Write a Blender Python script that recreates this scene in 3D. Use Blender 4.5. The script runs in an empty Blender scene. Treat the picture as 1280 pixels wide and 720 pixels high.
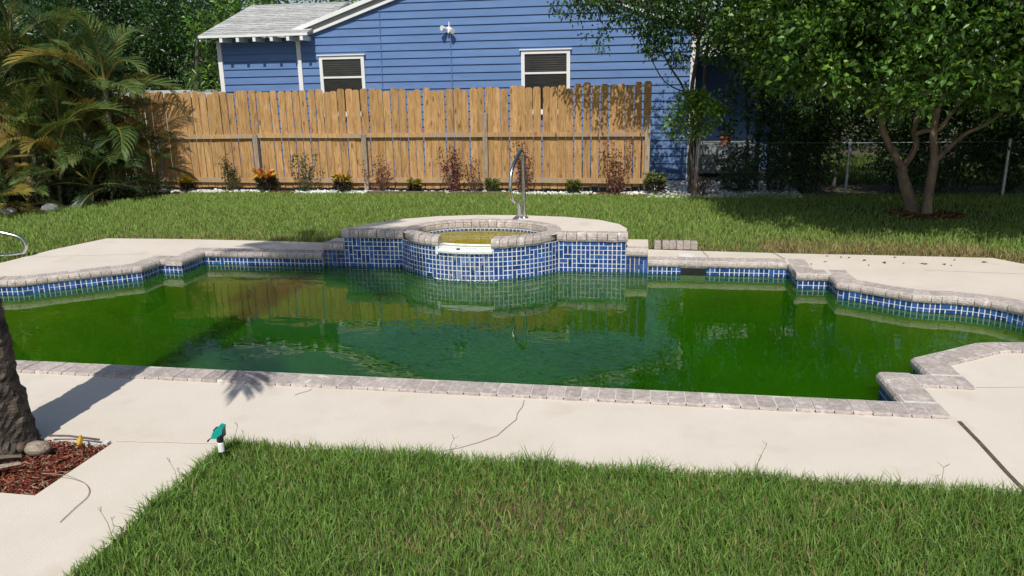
import bpy, math, random
import numpy as np
from mathutils import Vector, Matrix, geometry
random.seed(7); RNG = np.random.default_rng(11)
scene = bpy.context.scene
col = scene.collection
PI = math.pi
R = math.radians

# ------------------------------------------------------------------ camera
CAM_H, F_PX, PITCH, ROLL, YAW = 1.75, 950.0, math.atan(250 / 950), 0.017, R(9.7)
cd = bpy.data.cameras.new('camera'); cam = bpy.data.objects.new('camera', cd); col.objects.link(cam)
cd.sensor_width = 36; cd.lens = F_PX / 1280 * 36; cd.clip_start = 0.05; cd.clip_end = 2000
fwd = Vector((-math.sin(YAW) * math.cos(PITCH), math.cos(YAW) * math.cos(PITCH), -math.sin(PITCH)))
rt = Vector((math.cos(YAW), math.sin(YAW), 0)); up = rt.cross(fwd)
rt2 = rt * math.cos(ROLL) - up * math.sin(ROLL); up2 = rt * math.sin(ROLL) + up * math.cos(ROLL)
M = Matrix((rt2, up2, -fwd)).transposed().to_4x4(); M.translation = Vector((0, 0, CAM_H))
cam.matrix_world = M
scene.camera = cam
scene.render.resolution_x, scene.render.resolution_y = 1024, 576

# ------------------------------------------------------------------ light
SUN_EL, SUN_DIR = R(51), Vector((-0.055, 1.0, 0)).normalized()      # direction the light travels, seen from above
w = bpy.data.worlds.new('World'); scene.world = w; w.use_nodes = True
nt = w.node_tree; bg = nt.nodes['Background']
sky = nt.nodes.new('ShaderNodeTexSky'); sky.sky_type = 'NISHITA'; sky.sun_disc = False
sky.sun_elevation = SUN_EL
sky.sun_rotation = math.atan2(-SUN_DIR.x, -SUN_DIR.y)               # clockwise from +Y
sky.air_density = 1.1; sky.dust_density = 1.2
nt.links.new(sky.outputs[0], bg.inputs[0]); bg.inputs[1].default_value = 0.085
sd = bpy.data.lights.new('sun', 'SUN'); sd.energy = 4.2; sd.angle = R(0.53); sd.color = (1, 0.955, 0.88)
sun = bpy.data.objects.new('sun', sd); col.objects.link(sun)
ld = Vector((SUN_DIR.x * math.cos(SUN_EL), SUN_DIR.y * math.cos(SUN_EL), -math.sin(SUN_EL)))
sun.rotation_euler = ld.to_track_quat('-Z', 'Y').to_euler(); sun.location = (0, -10, 15)
vs = scene.view_settings
vs.view_transform = 'Standard'; vs.look = 'None'; vs.exposure = 0.0; vs.gamma = 1.0; vs.use_curve_mapping = False

# ------------------------------------------------------------------ helpers
def tag(o, label=None, cat=None, group=None, kind=None):
    if label: o['label'] = label
    if cat: o['category'] = cat
    if group: o['group'] = group
    if kind: o['kind'] = kind
    return o

def empty(name, loc=(0, 0, 0), rz=0.0):
    o = bpy.data.objects.new(name, None); o.empty_display_size = 0.2
    o.location = loc; o.rotation_euler = (0, 0, rz); col.objects.link(o); return o

def link(name, me, mat=None, parent=None, loc=None, rot=None):
    if mat and not me.materials: me.materials.append(mat)
    o = bpy.data.objects.new(name, me); col.objects.link(o)
    if parent: o.parent = parent
    if loc is not None: o.location = loc
    if rot is not None: o.rotation_euler = rot
    return o

class MB:
    def __init__(s): s.v = []; s.f = []; s.c = []
    def add(s, vs_, fs, c=None):
        b = len(s.v); s.v += [tuple(p) for p in vs_]; s.f += [[b + i for i in f] for f in fs]
        if c is not None: s.c += [c] * len(vs_)
        return s
    def box(s, x0, x1, y0, y1, z0, z1, c=None, bev=0.0):
        if bev:
            b = bev
            vs_ = []
            for z, k in ((z0, b), (z0 + b, 0), (z1 - b, 0), (z1, b)):
                vs_ += [(x0 + k, y0 + k, z), (x1 - k, y0 + k, z), (x1 - k, y1 - k, z), (x0 + k, y1 - k, z)]
            fs = [(3, 2, 1, 0), (12, 13, 14, 15)]
            for L in range(3):
                for i in range(4):
                    j = (i + 1) % 4; fs.append((L * 4 + i, L * 4 + j, L * 4 + 4 + j, L * 4 + 4 + i))
            return s.add(vs_, fs, c)
        vs_ = [(x0, y0, z0), (x1, y0, z0), (x1, y1, z0), (x0, y1, z0), (x0, y0, z1), (x1, y0, z1), (x1, y1, z1), (x0, y1, z1)]
        return s.add(vs_, [(3, 2, 1, 0), (4, 5, 6, 7), (0, 1, 5, 4), (1, 2, 6, 5), (2, 3, 7, 6), (3, 0, 4, 7)], c)
    def tube(s, path, radii, sides=8, c=None, caps=True, jitter=0.0):
        P = [Vector(p) for p in path]
        if not hasattr(radii, '__len__'): radii = [radii] * len(P)
        n = len(P); base = len(s.v); prev = None
        for i in range(n):
            t = (P[min(i + 1, n - 1)] - P[max(i - 1, 0)]).normalized()
            if prev is None:
                a = Vector((0, 0, 1)) if abs(t.z) < 0.9 else Vector((1, 0, 0))
                u = t.cross(a).normalized()
            else: u = (prev - t * prev.dot(t)).normalized()
            prev = u; v = t.cross(u)
            for k in range(sides):
                a = 2 * PI * k / sides; r = radii[i] * (1 + (random.uniform(-jitter, jitter) if jitter else 0))
                p = P[i] + u * (r * math.cos(a)) + v * (r * math.sin(a)); s.v.append(tuple(p))
                if c is not None: s.c.append(c)
        for i in range(n - 1):
            for k in range(sides):
                k2 = (k + 1) % sides
                s.f.append([base + i * sides + k, base + i * sides + k2, base + (i + 1) * sides + k2, base + (i + 1) * sides + k])
        if caps:
            s.f.append([base + k for k in range(sides)][::-1]); s.f.append([base + (n - 1) * sides + k for k in range(sides)])
        return s
    def sphere(s, c0, r, seg=10, rings=7, sc=(1, 1, 1), c=None, lump=0.0):
        base = len(s.v)
        for i in range(rings + 1):
            th = PI * i / rings
            for k in range(seg):
                a = 2 * PI * k / seg; q = r * (1 + random.uniform(-lump, lump))
                s.v.append((c0[0] + q * sc[0] * math.sin(th) * math.cos(a), c0[1] + q * sc[1] * math.sin(th) * math.sin(a), c0[2] + q * sc[2] * math.cos(th)))
                if c is not None: s.c.append(c)
        for i in range(rings):
            for k in range(seg):
                k2 = (k + 1) % seg
                s.f.append([base + i * seg + k, base + (i + 1) * seg + k, base + (i + 1) * seg + k2, base + i * seg + k2])
        return s
    def sheet(s, loops, z):      # flat polygon with holes
        polys = [[Vector((p[0], p[1], 0)) for p in l] for l in loops]
        tris = geometry.tessellate_polygon(polys); pts = [p for l in loops for p in l]; base = len(s.v)
        s.v += [(p[0], p[1], z) for p in pts]
        for t in tris:
            a, b, c = (pts[i] for i in t)
            cr = (b[0] - a[0]) * (c[1] - a[1]) - (b[1] - a[1]) * (c[0] - a[0])
            s.f.append([base + i for i in (t if cr > 0 else t[::-1])])
        return s
    def skirt(s, loop, z0, z1, closed=True, flip=False):
        n = len(loop); base = len(s.v)
        for p in loop: s.v += [(p[0], p[1], z0), (p[0], p[1], z1)]
        for i in range(n if closed else n - 1):
            j = (i + 1) % n; q = [base + 2 * i, base + 2 * j, base + 2 * j + 1, base + 2 * i + 1]
            s.f.append(q[::-1] if flip else q)
        return s
    def mesh(s, name, smooth=False):
        me = bpy.data.meshes.new(name); me.from_pydata(s.v, [], s.f); me.update()
        if s.c and len(s.c) == len(s.v):
            a = me.color_attributes.new('Col', 'FLOAT_COLOR', 'POINT')
            a.data.foreach_set('color', np.array([(c[0], c[1], c[2], 1.0) for c in s.c], dtype=np.float32).ravel())
        if smooth: me.polygons.foreach_set('use_smooth', [True] * len(me.polygons))
        return me
    def build(s, name, mat, parent=None, loc=None, rot=None, smooth=False):
        return link(name, s.mesh(name, smooth), mat, parent, loc, rot)

def np_mesh(name, V, T, C=None, smooth=False):
    """V (n,3) verts, T (m,k) faces, C (n,3) colours"""
    me = bpy.data.meshes.new(name); n = len(V); m, k = T.shape
    me.vertices.add(n); me.vertices.foreach_set('co', V.astype(np.float32).ravel())
    me.loops.add(m * k); me.loops.foreach_set('vertex_index', T.astype(np.int32).ravel())
    me.polygons.add(m); me.polygons.foreach_set('loop_start', np.arange(0, m * k, k, dtype=np.int32))
    try: me.polygons.foreach_set('loop_total', np.full(m, k, dtype=np.int32))
    except Exception: pass
    if smooth: me.polygons.foreach_set('use_smooth', np.ones(m, dtype=bool))
    me.update(calc_edges=True); me.validate()
    if C is not None:
        a = me.color_attributes.new('Col', 'FLOAT_COLOR', 'POINT')
        a.data.foreach_set('color', np.concatenate([C, np.ones((n, 1))], 1).astype(np.float32).ravel())
    return me

# ------------------------------------------------------------------ materials
def mat_new(name):
    m = bpy.data.materials.new(name); m.use_nodes = True
    return m, m.node_tree, m.node_tree.nodes['Principled BSDF']

def N(nt, t, **kw):
    n = nt.nodes.new(t)
    for k, v in kw.items():
        if k in ('operation', 'blend_type', 'data_type', 'attribute_name', 'wave_type', 'bands_direction', 'feature', 'noise_dimensions', 'distance'):
            try: setattr(n, k, v); continue
            except Exception: pass
        n.inputs[k].default_value = v
    return n

def ramp(nt, stops):
    r = nt.nodes.new('ShaderNodeValToRGB'); e = r.color_ramp.elements
    while len(e) < len(stops): e.new(0.5)
    for x, (p, c) in zip(e, stops): x.position = p; x.color = (c[0], c[1], c[2], 1)
    return r

def surf(name, c1, c2, scale=6.0, rough=0.8, bump=0.0, bscale=60.0, detail=6.0, spec=0.4, stretch=(1, 1, 1),
         rnd=0.0, stains=None, metallic=0.0, lo=0.35, hi=0.65, coord='Object'):
    """noise-mixed two-colour surface with fine relief; rnd = brightness change per object; stains=(colour, scale, lo, hi)"""
    m, nt, b = mat_new(name); L = nt.links.new
    tc = nt.nodes.new('ShaderNodeTexCoord'); mp = nt.nodes.new('ShaderNodeMapping'); mp.inputs['Scale'].default_value = stretch
    L(tc.outputs[coord], mp.inputs[0])
    if rnd:
        oi = nt.nodes.new('ShaderNodeObjectInfo')
        sc = N(nt, 'ShaderNodeMath', operation='MULTIPLY'); L(oi.outputs['Random'], sc.inputs[0]); sc.inputs[1].default_value = 37.0
        cx = nt.nodes.new('ShaderNodeCombineXYZ')
        for i in range(3): L(sc.outputs[0], cx.inputs[i])
        L(cx.outputs[0], mp.inputs['Location'])
    n1 = nt.nodes.new('ShaderNodeTexNoise'); n1.inputs['Scale'].default_value = scale; n1.inputs['Detail'].default_value = detail
    n1.inputs['Roughness'].default_value = 0.62
    L(mp.outputs[0], n1.inputs['Vector'])
    r = ramp(nt, [(lo, c1), (hi, c2)]); L(n1.outputs[0], r.inputs[0]); out = r.outputs[0]
    if stains:
        n3 = nt.nodes.new('ShaderNodeTexNoise'); n3.inputs['Scale'].default_value = stains[1]; n3.inputs['Detail'].default_value = 7
        L(mp.outputs[0], n3.inputs['Vector'])
        r3 = ramp(nt, [(stains[2], (0, 0, 0)), (stains[3], (1, 1, 1))]); L(n3.outputs[0], r3.inputs[0])
        mx = nt.nodes.new('ShaderNodeMix'); mx.data_type = 'RGBA'
        L(r3.outputs[0], mx.inputs[0]); L(out, mx.inputs[6]); mx.inputs[7].default_value = (*stains[0], 1); out = mx.outputs[2]
    if rnd:
        mr = nt.nodes.new('ShaderNodeMapRange'); mr.inputs[3].default_value = 1 - rnd; mr.inputs[4].default_value = 1 + rnd
        L(oi.outputs['Random'], mr.inputs[0])
        hs = nt.nodes.new('ShaderNodeHueSaturation'); L(mr.outputs[0], hs.inputs['Value']); L(out, hs.inputs['Color']); out = hs.outputs[0]
    L(out, b.inputs['Base Color'])
    b.inputs['Roughness'].default_value = rough; b.inputs['Specular IOR Level'].default_value = spec; b.inputs['Metallic'].default_value = metallic
    if bump:
        n2 = nt.nodes.new('ShaderNodeTexNoise'); n2.inputs['Scale'].default_value = bscale; n2.inputs['Detail'].default_value = 5
        L(mp.outputs[0], n2.inputs['Vector'])
        bp = nt.nodes.new('ShaderNodeBump'); bp.inputs['Strength'].default_value = bump; bp.inputs['Distance'].default_value = 0.02
        L(n2.outputs[0], bp.inputs['Height']); L(bp.outputs[0], b.inputs['Normal'])
    return m

def leaf_mat(name, gain=(1, 1, 1), rough=0.45, trans=0.3, spec=0.4):
    """foliage: own colour from the mesh's Col attribute, some light passes through"""
    m, nt, b = mat_new(name); L = nt.links.new
    at = nt.nodes.new('ShaderNodeAttribute'); at.attribute_name = 'Col'
    g = nt.nodes.new('ShaderNodeMix'); g.data_type = 'RGBA'; g.blend_type = 'MULTIPLY'; g.inputs[0].default_value = 1
    L(at.outputs['Color'], g.inputs[6]); g.inputs[7].default_value = (*gain, 1)
    L(g.outputs[2], b.inputs['Base Color']); b.inputs['Roughness'].default_value = rough; b.inputs['Specular IOR Level'].default_value = spec
    tr = nt.nodes.new('ShaderNodeBsdfTranslucent'); hs = nt.nodes.new('ShaderNodeHueSaturation')
    hs.inputs['Hue'].default_value = 0.47; hs.inputs['Saturation'].default_value = 1.1; hs.inputs['Value'].default_value = 1.6
    L(g.outputs[2], hs.inputs['Color']); L(hs.outputs[0], tr.inputs[0])
    mx = nt.nodes.new('ShaderNodeMixShader'); mx.inputs[0].default_value = trans
    L(b.outputs[0], mx.inputs[1]); L(tr.outputs[0], mx.inputs[2]); L(mx.outputs[0], nt.nodes['Material Output'].inputs[0])
    return m

def attr_mat(name, rough=0.8, spec=0.3, bump=0.0, bscale=80):
    m, nt, b = mat_new(name)
    at = nt.nodes.new('ShaderNodeAttribute'); at.attribute_name = 'Col'
    nt.links.new(at.outputs['Color'], b.inputs['Base Color']); b.inputs['Roughness'].default_value = rough; b.inputs['Specular IOR Level'].default_value = spec
    if bump:
        tc = nt.nodes.new('ShaderNodeTexCoord'); n2 = nt.nodes.new('ShaderNodeTexNoise'); n2.inputs['Scale'].default_value = bscale
        nt.links.new(tc.outputs['Object'], n2.inputs['Vector'])
        bp = nt.nodes.new('ShaderNodeBump'); bp.inputs['Strength'].default_value = bump; bp.inputs['Distance'].default_value = 0.01
        nt.links.new(n2.outputs[0], bp.inputs['Height']); nt.links.new(bp.outputs[0], b.inputs['Normal'])
    return m

def wood_mat(name, c1, c2, c3, rnd=0.16, weather=None):
    """vertical-grain boards with knots; per-board tone"""
    m, nt, b = mat_new(name); L = nt.links.new
    tc = nt.nodes.new('ShaderNodeTexCoord'); oi = nt.nodes.new('ShaderNodeObjectInfo')
    sc = N(nt, 'ShaderNodeMath', operation='MULTIPLY'); L(oi.outputs['Random'], sc.inputs[0]); sc.inputs[1].default_value = 53.0
    cx = nt.nodes.new('ShaderNodeCombineXYZ'); [L(sc.outputs[0], cx.inputs[i]) for i in range(3)]
    mp = nt.nodes.new('ShaderNodeMapping'); mp.inputs['Scale'].default_value = (14, 14, 1.6); L(tc.outputs['Object'], mp.inputs[0]); L(cx.outputs[0], mp.inputs['Location'])
    n1 = nt.nodes.new('ShaderNodeTexNoise'); n1.inputs['Scale'].default_value = 2.2; n1.inputs['Detail'].default_value = 7; n1.inputs['Distortion'].default_value = 1.2
    L(mp.outputs[0], n1.inputs['Vector'])
    r = ramp(nt, [(0.32, c1), (0.5, c2), (0.68, c3)]); L(n1.outputs[0], r.inputs[0])
    mk = nt.nodes.new('ShaderNodeMapping'); mk.inputs['Scale'].default_value = (9, 9, 3.2); L(tc.outputs['Object'], mk.inputs[0]); L(cx.outputs[0], mk.inputs['Location'])
    vo = nt.nodes.new('ShaderNodeTexVoronoi'); vo.inputs['Scale'].default_value = 0.9; L(mk.outputs[0], vo.inputs['Vector'])
    rk = ramp(nt, [(0.07, (0.32, 0.3, 0.3)), (0.2, (1, 1, 1))]); L(vo.outputs['Distance'], rk.inputs[0])
    mx = nt.nodes.new('ShaderNodeMix'); mx.data_type = 'RGBA'; mx.blend_type = 'MULTIPLY'; mx.inputs[0].default_value = 0.8
    L(r.outputs[0], mx.inputs[6]); L(rk.outputs[0], mx.inputs[7])
    mr = nt.nodes.new('ShaderNodeMapRange'); mr.inputs[3].default_value = 1 - rnd; mr.inputs[4].default_value = 1 + rnd; L(oi.outputs['Random'], mr.inputs[0])
    hs = nt.nodes.new('ShaderNodeHueSaturation'); L(mr.outputs[0], hs.inputs['Value']); L(mx.outputs[2], hs.inputs['Color'])
    out = hs.outputs[0]
    if weather:
        n3 = nt.nodes.new('ShaderNodeTexNoise'); n3.inputs['Scale'].default_value = 1.7; n3.inputs['Detail'].default_value = 6; L(tc.outputs['Object'], n3.inputs['Vector']); L(cx.outputs[0], n3.inputs['Vector']) if False else None
        r3 = ramp(nt, [(0.42, (0, 0, 0)), (0.72, (1, 1, 1))]); L(n3.outputs[0], r3.inputs[0])
        m2 = nt.nodes.new('ShaderNodeMix'); m2.data_type = 'RGBA'; L(r3.outputs[0], m2.inputs[0]); L(out, m2.inputs[6]); m2.inputs[7].default_value = (*weather, 1); out = m2.outputs[2]
    L(out, b.inputs['Base Color']); b.inputs['Roughness'].default_value = 0.85; b.inputs['Specular IOR Level'].default_value = 0.2
    bp = nt.nodes.new('ShaderNodeBump'); bp.inputs['Strength'].default_value = 0.5; bp.inputs['Distance'].default_value = 0.006
    L(n1.outputs[0], bp.inputs['Height']); L(bp.outputs[0], b.inputs['Normal'])
    return m

MT = {}
MT['concrete'] = surf('beige_deck_paint', (0.635, 0.57, 0.485), (0.695, 0.63, 0.545), 1.3, 0.85, 0.18, 140, stains=((0.57, 0.505, 0.42), 3.1, 0.56, 0.8))
MT['soil'] = surf('soil', (0.05, 0.045, 0.022), (0.11, 0.09, 0.05), 3.0, 0.95, 0.5, 40)
MT['coping'] = surf('tumbled_paver', (0.385, 0.325, 0.295), (0.56, 0.495, 0.455), 28, 0.85, 0.7, 90, rnd=0.12, stains=((0.74, 0.70, 0.66), 13, 0.58, 0.74))
MT['mortar'] = surf('pale_mortar', (0.55, 0.52, 0.47), (0.72, 0.69, 0.64), 30, 0.9, 0.4, 120)
MT['grout'] = surf('white_grout', (0.62, 0.64, 0.62), (0.8, 0.81, 0.78), 18, 0.8, 0.2, 100)
MT['tile'] = attr_mat('glazed_blue_tile', 0.12, 0.6)
MT['plaster'] = surf('algae_plaster', (0.44, 0.44, 0.08), (0.56, 0.54, 0.14), 3, 0.9)
MT['picket'] = wood_mat('cedar_picket', (0.30, 0.165, 0.062), (0.42, 0.245, 0.10), (0.53, 0.335, 0.155))
MT['rail'] = wood_mat('fence_rail', (0.33, 0.20, 0.09), (0.43, 0.27, 0.125), (0.52, 0.35, 0.18), 0.1, weather=(0.33, 0.27, 0.21))
MT['post'] = wood_mat('weathered_post', (0.24, 0.185, 0.135), (0.33, 0.26, 0.19), (0.42, 0.34, 0.26), 0.1)
MT['siding'] = surf('blue_siding_paint', (0.098, 0.183, 0.375), (0.125, 0.217, 0.425), 1.2, 0.6, 0.12, 30, spec=0.25, stretch=(1, 1, 6), rnd=0.035)
MT['white'] = surf('white_trim_paint', (0.74, 0.75, 0.74), (0.82, 0.82, 0.80), 4, 0.5, 0.05, 40)
MT['soffit'] = surf('grey_soffit', (0.42, 0.44, 0.45), (0.5, 0.52, 0.52), 4, 0.6)
MT['shingle'] = surf('grey_shingle', (0.36, 0.365, 0.36), (0.52, 0.52, 0.51), 9, 0.95, 0.5, 60, rnd=0.2)
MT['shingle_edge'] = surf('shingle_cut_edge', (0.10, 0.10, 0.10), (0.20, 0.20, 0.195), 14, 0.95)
MT['louvre'] = surf('louvre_grey', (0.09, 0.09, 0.09), (0.13, 0.13, 0.13), 10, 0.6)
MT['glass'] = surf('dark_window_glass', (0.010, 0.012, 0.014), (0.03, 0.032, 0.034), 2.5, 0.12, 0.0, spec=0.5, stretch=(1, 1, 14))
MT['chrome'] = surf('steel_tube', (0.55, 0.56, 0.57), (0.66, 0.67, 0.68), 8, 0.22, 0.05, 60, metallic=1.0)
MT['galv'] = surf('galvanised_steel', (0.42, 0.44, 0.45), (0.55, 0.57, 0.58), 12, 0.45, 0.05, 60, metallic=0.7)
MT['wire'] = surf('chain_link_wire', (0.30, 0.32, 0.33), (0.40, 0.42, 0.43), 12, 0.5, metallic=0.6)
MT['bark'] = surf('pale_bark', (0.15, 0.105, 0.075), (0.30, 0.225, 0.165), 9, 0.95, 0.8, 30, stretch=(1, 1, 0.5))
MT['bark_dark'] = surf('dark_bark', (0.05, 0.042, 0.035), (0.13, 0.115, 0.095), 9, 0.95, 0.8, 30, stretch=(1, 1, 0.4))
MT['palm_bark'] = surf('palm_trunk_bark', (0.030, 0.024, 0.019), (0.125, 0.10, 0.080), 11, 0.95, 1.0, 38, stretch=(1, 1, 2.2), stains=((0.20, 0.17, 0.14), 7, 0.57, 0.75))
MT['palm_stem'] = surf('areca_stem', (0.14, 0.14, 0.085), (0.24, 0.22, 0.15), 7, 0.6, 0.3, 20)
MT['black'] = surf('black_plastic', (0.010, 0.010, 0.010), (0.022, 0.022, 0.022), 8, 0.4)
MT['teal'] = surf('teal_plastic', (0.0, 0.30, 0.25), (0.0, 0.36, 0.30), 8, 0.35)
MT['label'] = surf('white_plastic', (0.75, 0.75, 0.75), (0.82, 0.82, 0.82), 8, 0.4)
MT['joint'] = surf('joint_sealant', (0.06, 0.05, 0.035), (0.16, 0.13, 0.09), 30, 0.95, 0.6, 90)
MT['crackm'] = surf('crack_fill', (0.12, 0.10, 0.075), (0.22, 0.19, 0.15), 30, 0.95)
MT['saw'] = surf('pale_patch_line', (0.70, 0.65, 0.56), (0.76, 0.71, 0.62), 12, 0.9)
MT['stone_white'] = attr_mat('white_marble_chips', 0.75, 0.3)
MT['mulch'] = attr_mat('red_mulch_chips', 0.95, 0.1)
MT['husk'] = surf('dry_husk', (0.20, 0.165, 0.125), (0.42, 0.36, 0.28), 16, 0.95, 0.8, 40, stretch=(1, 4, 4))
MT['timber'] = surf('old_edging_timber', (0.09, 0.065, 0.045), (0.2, 0.15, 0.10), 12, 0.95, 0.6, 40, stretch=(0.3, 3, 3))
MT['leaf'] = leaf_mat('tree_leaves', (1, 1, 1), 0.38, 0.28, 0.5)
MT['frond'] = leaf_mat('palm_fronds', (1, 1, 1), 0.42, 0.25, 0.4)
MT['grass'] = leaf_mat('lawn_grass', (1, 1, 1), 0.5, 0.3, 0.25)
MT['paver'] = surf('grey_paver', (0.30, 0.26, 0.225), (0.46, 0.41, 0.36), 22, 0.9, 0.6, 80, rnd=0.08)
MT['greyboard'] = surf('grey_blue_board', (0.20, 0.235, 0.245), (0.27, 0.305, 0.31), 6, 0.7, 0.1, 40, rnd=0.05)
MT['terracotta'] = surf('terracotta', (0.32, 0.12, 0.06), (0.42, 0.17, 0.09), 8, 0.8)
MT['shed_roof'] = surf('pale_metal_roof', (0.45, 0.47, 0.48), (0.58, 0.60, 0.60), 5, 0.5)
MT['tan_wall'] = surf('tan_stucco', (0.38, 0.35, 0.30), (0.45, 0.42, 0.37), 5, 0.8, 0.2, 60)
MT['rock'] = surf('pale_rock', (0.40, 0.40, 0.38), (0.62, 0.61, 0.58), 7, 0.9, 0.8, 20)
MT['foam'] = surf('water_foam', (0.75, 0.8, 0.78), (0.85, 0.88, 0.86), 10, 0.6)

def water_mat(name, murk, clear, absorb, dens, ripple, bstr):
    m, nt, b = mat_new(name); L = nt.links.new; nt.nodes.remove(b)
    tc = nt.nodes.new('ShaderNodeTexCoord')
    mp = nt.nodes.new('ShaderNodeMapping'); mp.inputs['Scale'].default_value = (1.0, 1.5, 1); L(tc.outputs['Object'], mp.inputs[0])
    n1 = nt.nodes.new('ShaderNodeTexNoise'); n1.inputs['Scale'].default_value = ripple; n1.inputs['Detail'].default_value = 2.5; n1.inputs['Distortion'].default_value = 0.4
    n2 = nt.nodes.new('ShaderNodeTexNoise'); n2.inputs['Scale'].default_value = ripple * 0.28; n2.inputs['Detail'].default_value = 1
    L(mp.outputs[0], n1.inputs['Vector']); L(mp.outputs[0], n2.inputs['Vector'])
    ad = N(nt, 'ShaderNodeMath', operation='MULTIPLY_ADD'); L(n2.outputs[0], ad.inputs[0]); ad.inputs[1].default_value = 2.2; L(n1.outputs[0], ad.inputs[2])
    bp = nt.nodes.new('ShaderNodeBump'); bp.inputs['Strength'].default_value = bstr; bp.inputs['Distance'].default_value = 0.02; L(ad.outputs[0], bp.inputs['Height'])
    n3 = nt.nodes.new('ShaderNodeTexNoise'); n3.inputs['Scale'].default_value = 1.1; n3.inputs['Detail'].default_value = 5; L(tc.outputs['Object'], n3.inputs['Vector'])
    r = ramp(nt, [(0.35, tuple(x * 0.85 for x in murk)), (0.7, tuple(x * 1.15 for x in murk))]); L(n3.outputs[0], r.inputs[0])
    df = nt.nodes.new('ShaderNodeSubsurfaceScattering'); df.falloff = 'BURLEY'; L(r.outputs[0], df.inputs[0]); df.inputs['Scale'].default_value = 0.5; df.inputs['Radius'].default_value = (0.6, 1.0, 0.4)
    tr = nt.nodes.new('ShaderNodeBsdfTransparent'); tr.inputs[0].default_value = (1, 1, 1, 1)
    m1 = nt.nodes.new('ShaderNodeMixShader'); m1.inputs[0].default_value = clear; L(df.outputs[0], m1.inputs[1]); L(tr.outputs[0], m1.inputs[2])
    gl = nt.nodes.new('ShaderNodeBsdfGlossy'); gl.inputs['Roughness'].default_value = 0.015; L(bp.outputs[0], gl.inputs['Normal'])
    fr = nt.nodes.new('ShaderNodeFresnel'); fr.inputs[0].default_value = 1.34; L(bp.outputs[0], fr.inputs['Normal'])
    m2 = nt.nodes.new('ShaderNodeMixShader'); L(fr.outputs[0], m2.inputs[0]); L(m1.outputs[0], m2.inputs[1]); L(gl.outputs[0], m2.inputs[2])
    out = nt.nodes['Material Output']; L(m2.outputs[0], out.inputs['Surface'])
    va = nt.nodes.new('ShaderNodeVolumeAbsorption'); va.inputs[0].default_value = (*absorb, 1); va.inputs[1].default_value = dens
    L(va.outputs[0], out.inputs['Volume'])
    return m
MT['water'] = water_mat('green_algae_water', (0.022, 0.125, 0.002), 0.42, (0.45, 0.62, 0.03), 1.7, 6.0, 0.055)
MT['spa_water'] = water_mat('olive_spa_water', (0.34, 0.29, 0.012), 0.15, (0.6, 0.6, 0.05), 2.0, 6.0, 0.04)

# ------------------------------------------------------------------ pool plan (x along the pool, y away from the house of the viewer)
CX, YN, YF, WATER_Z = -1.69, 4.27, 7.74, -0.13
YM = (YN + YF) / 2
def right_end():
    p = [(1.47, YN), (1.47, 4.72), (1.76, 4.72), (1.76, 5.02), (2.02, 5.20), (2.28, 5.385), (2.42, 5.42)]
    n = 15
    for i in range(n + 1):
        a = -PI / 2 + PI * i / n; p.append((2.50 + 0.56 * math.cos(a), YM + 0.58 * math.sin(a)))
    p += [(x, 2 * YM - y) for x, y in p[6::-1]]
    return p
def left_end():
    q = [(-4.85, YF), (-4.85, 7.29), (-5.10, 7.29), (-5.10, 6.97), (-5.40, 6.735), (-5.70, 6.50), (-5.98, 6.27)]
    n = 7; o = list(q)
    for i in range(1, n):
        a = PI / 2 + PI * i / n; o.append((-6.02 + 0.26 * math.cos(a), YM + 0.27 * math.sin(a)))
    o += [(x, 2 * YM - y) for x, y in q[::-1]]
    return o
OPEN_PATH = [(-3.45, YF)] + left_end() + right_end() + [(0.10, YF)]         # counter-clockwise, pool on the left
def offset(path, d, closed=True):
    n = len(path); o = []
    for i in range(n):
        a, b, c = Vector(path[(i - 1) % n]), Vector(path[i]), Vector(path[(i + 1) % n])
        if not closed and i == 0: u = v = (c - b).normalized()
        elif not closed and i == n - 1: u = v = (b - a).normalized()
        else: u = (b - a).normalized(); v = (c - b).normalized()
        n1 = Vector((u.y, -u.x)); n2 = Vector((v.y, -v.x)); m_ = n1 + n2
        if m_.length < 1e-4: m_ = n1
        m_.normalize(); k = d / max(0.3, m_.dot(n1)); o.append((b.x + m_.x * k, b.y + m_.y * k))
    return o
CW = 0.20                                                                    # coping width

# ------------------------------------------------------------------ setting: ground, deck, pool
# Positions were worked out from image pixels as if everything stood on one level. The pool terrace lies lower than the house yard:
# each thing is scaled about the camera by CAM_SCALE0 down there, by one at the fence, and the lawn climbs evenly in between.
CAM_SCALE0, CAM_PIVOT_H = 1.1416, 1.75  # factor at the terrace, and camera height as the scale centre
def cam_scale(y): return np.clip(2.7676 / (1.75 + 0.0798 * np.asarray(y, float)), 1.0, CAM_SCALE0)
CAM_SCALE_Y = {}                                                                # row whose camera scale an object built at the origin takes
B = 260.0; Y0, Y1, ZL, ZH = 8.45 * CAM_SCALE0, 12.75, -0.2478 - 0.034, -0.03
hx0, hx1, hy0, hy1 = -6.6 * CAM_SCALE0, 3.2 * CAM_SCALE0, 4.1 * CAM_SCALE0, 7.9 * CAM_SCALE0
G = MB(); gx = [-B, hx0, hx1, B]; gy = [(-B, ZL), (hy0, ZL), (hy1, ZL), (Y0, ZL), (Y1, ZH), (B, ZH)]
G.v = [(x, y, z) for y, z in gy for x in gx]
G.f = [[4 * r + c, 4 * r + c + 1, 4 * r + c + 5, 4 * r + c + 4] for r in range(5) for c in range(3) if not (r == 1 and c == 1)]
ground = tag(G.build('ground', MT['soil']), kind='structure'); CAM_SCALE_Y['ground'] = None

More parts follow.
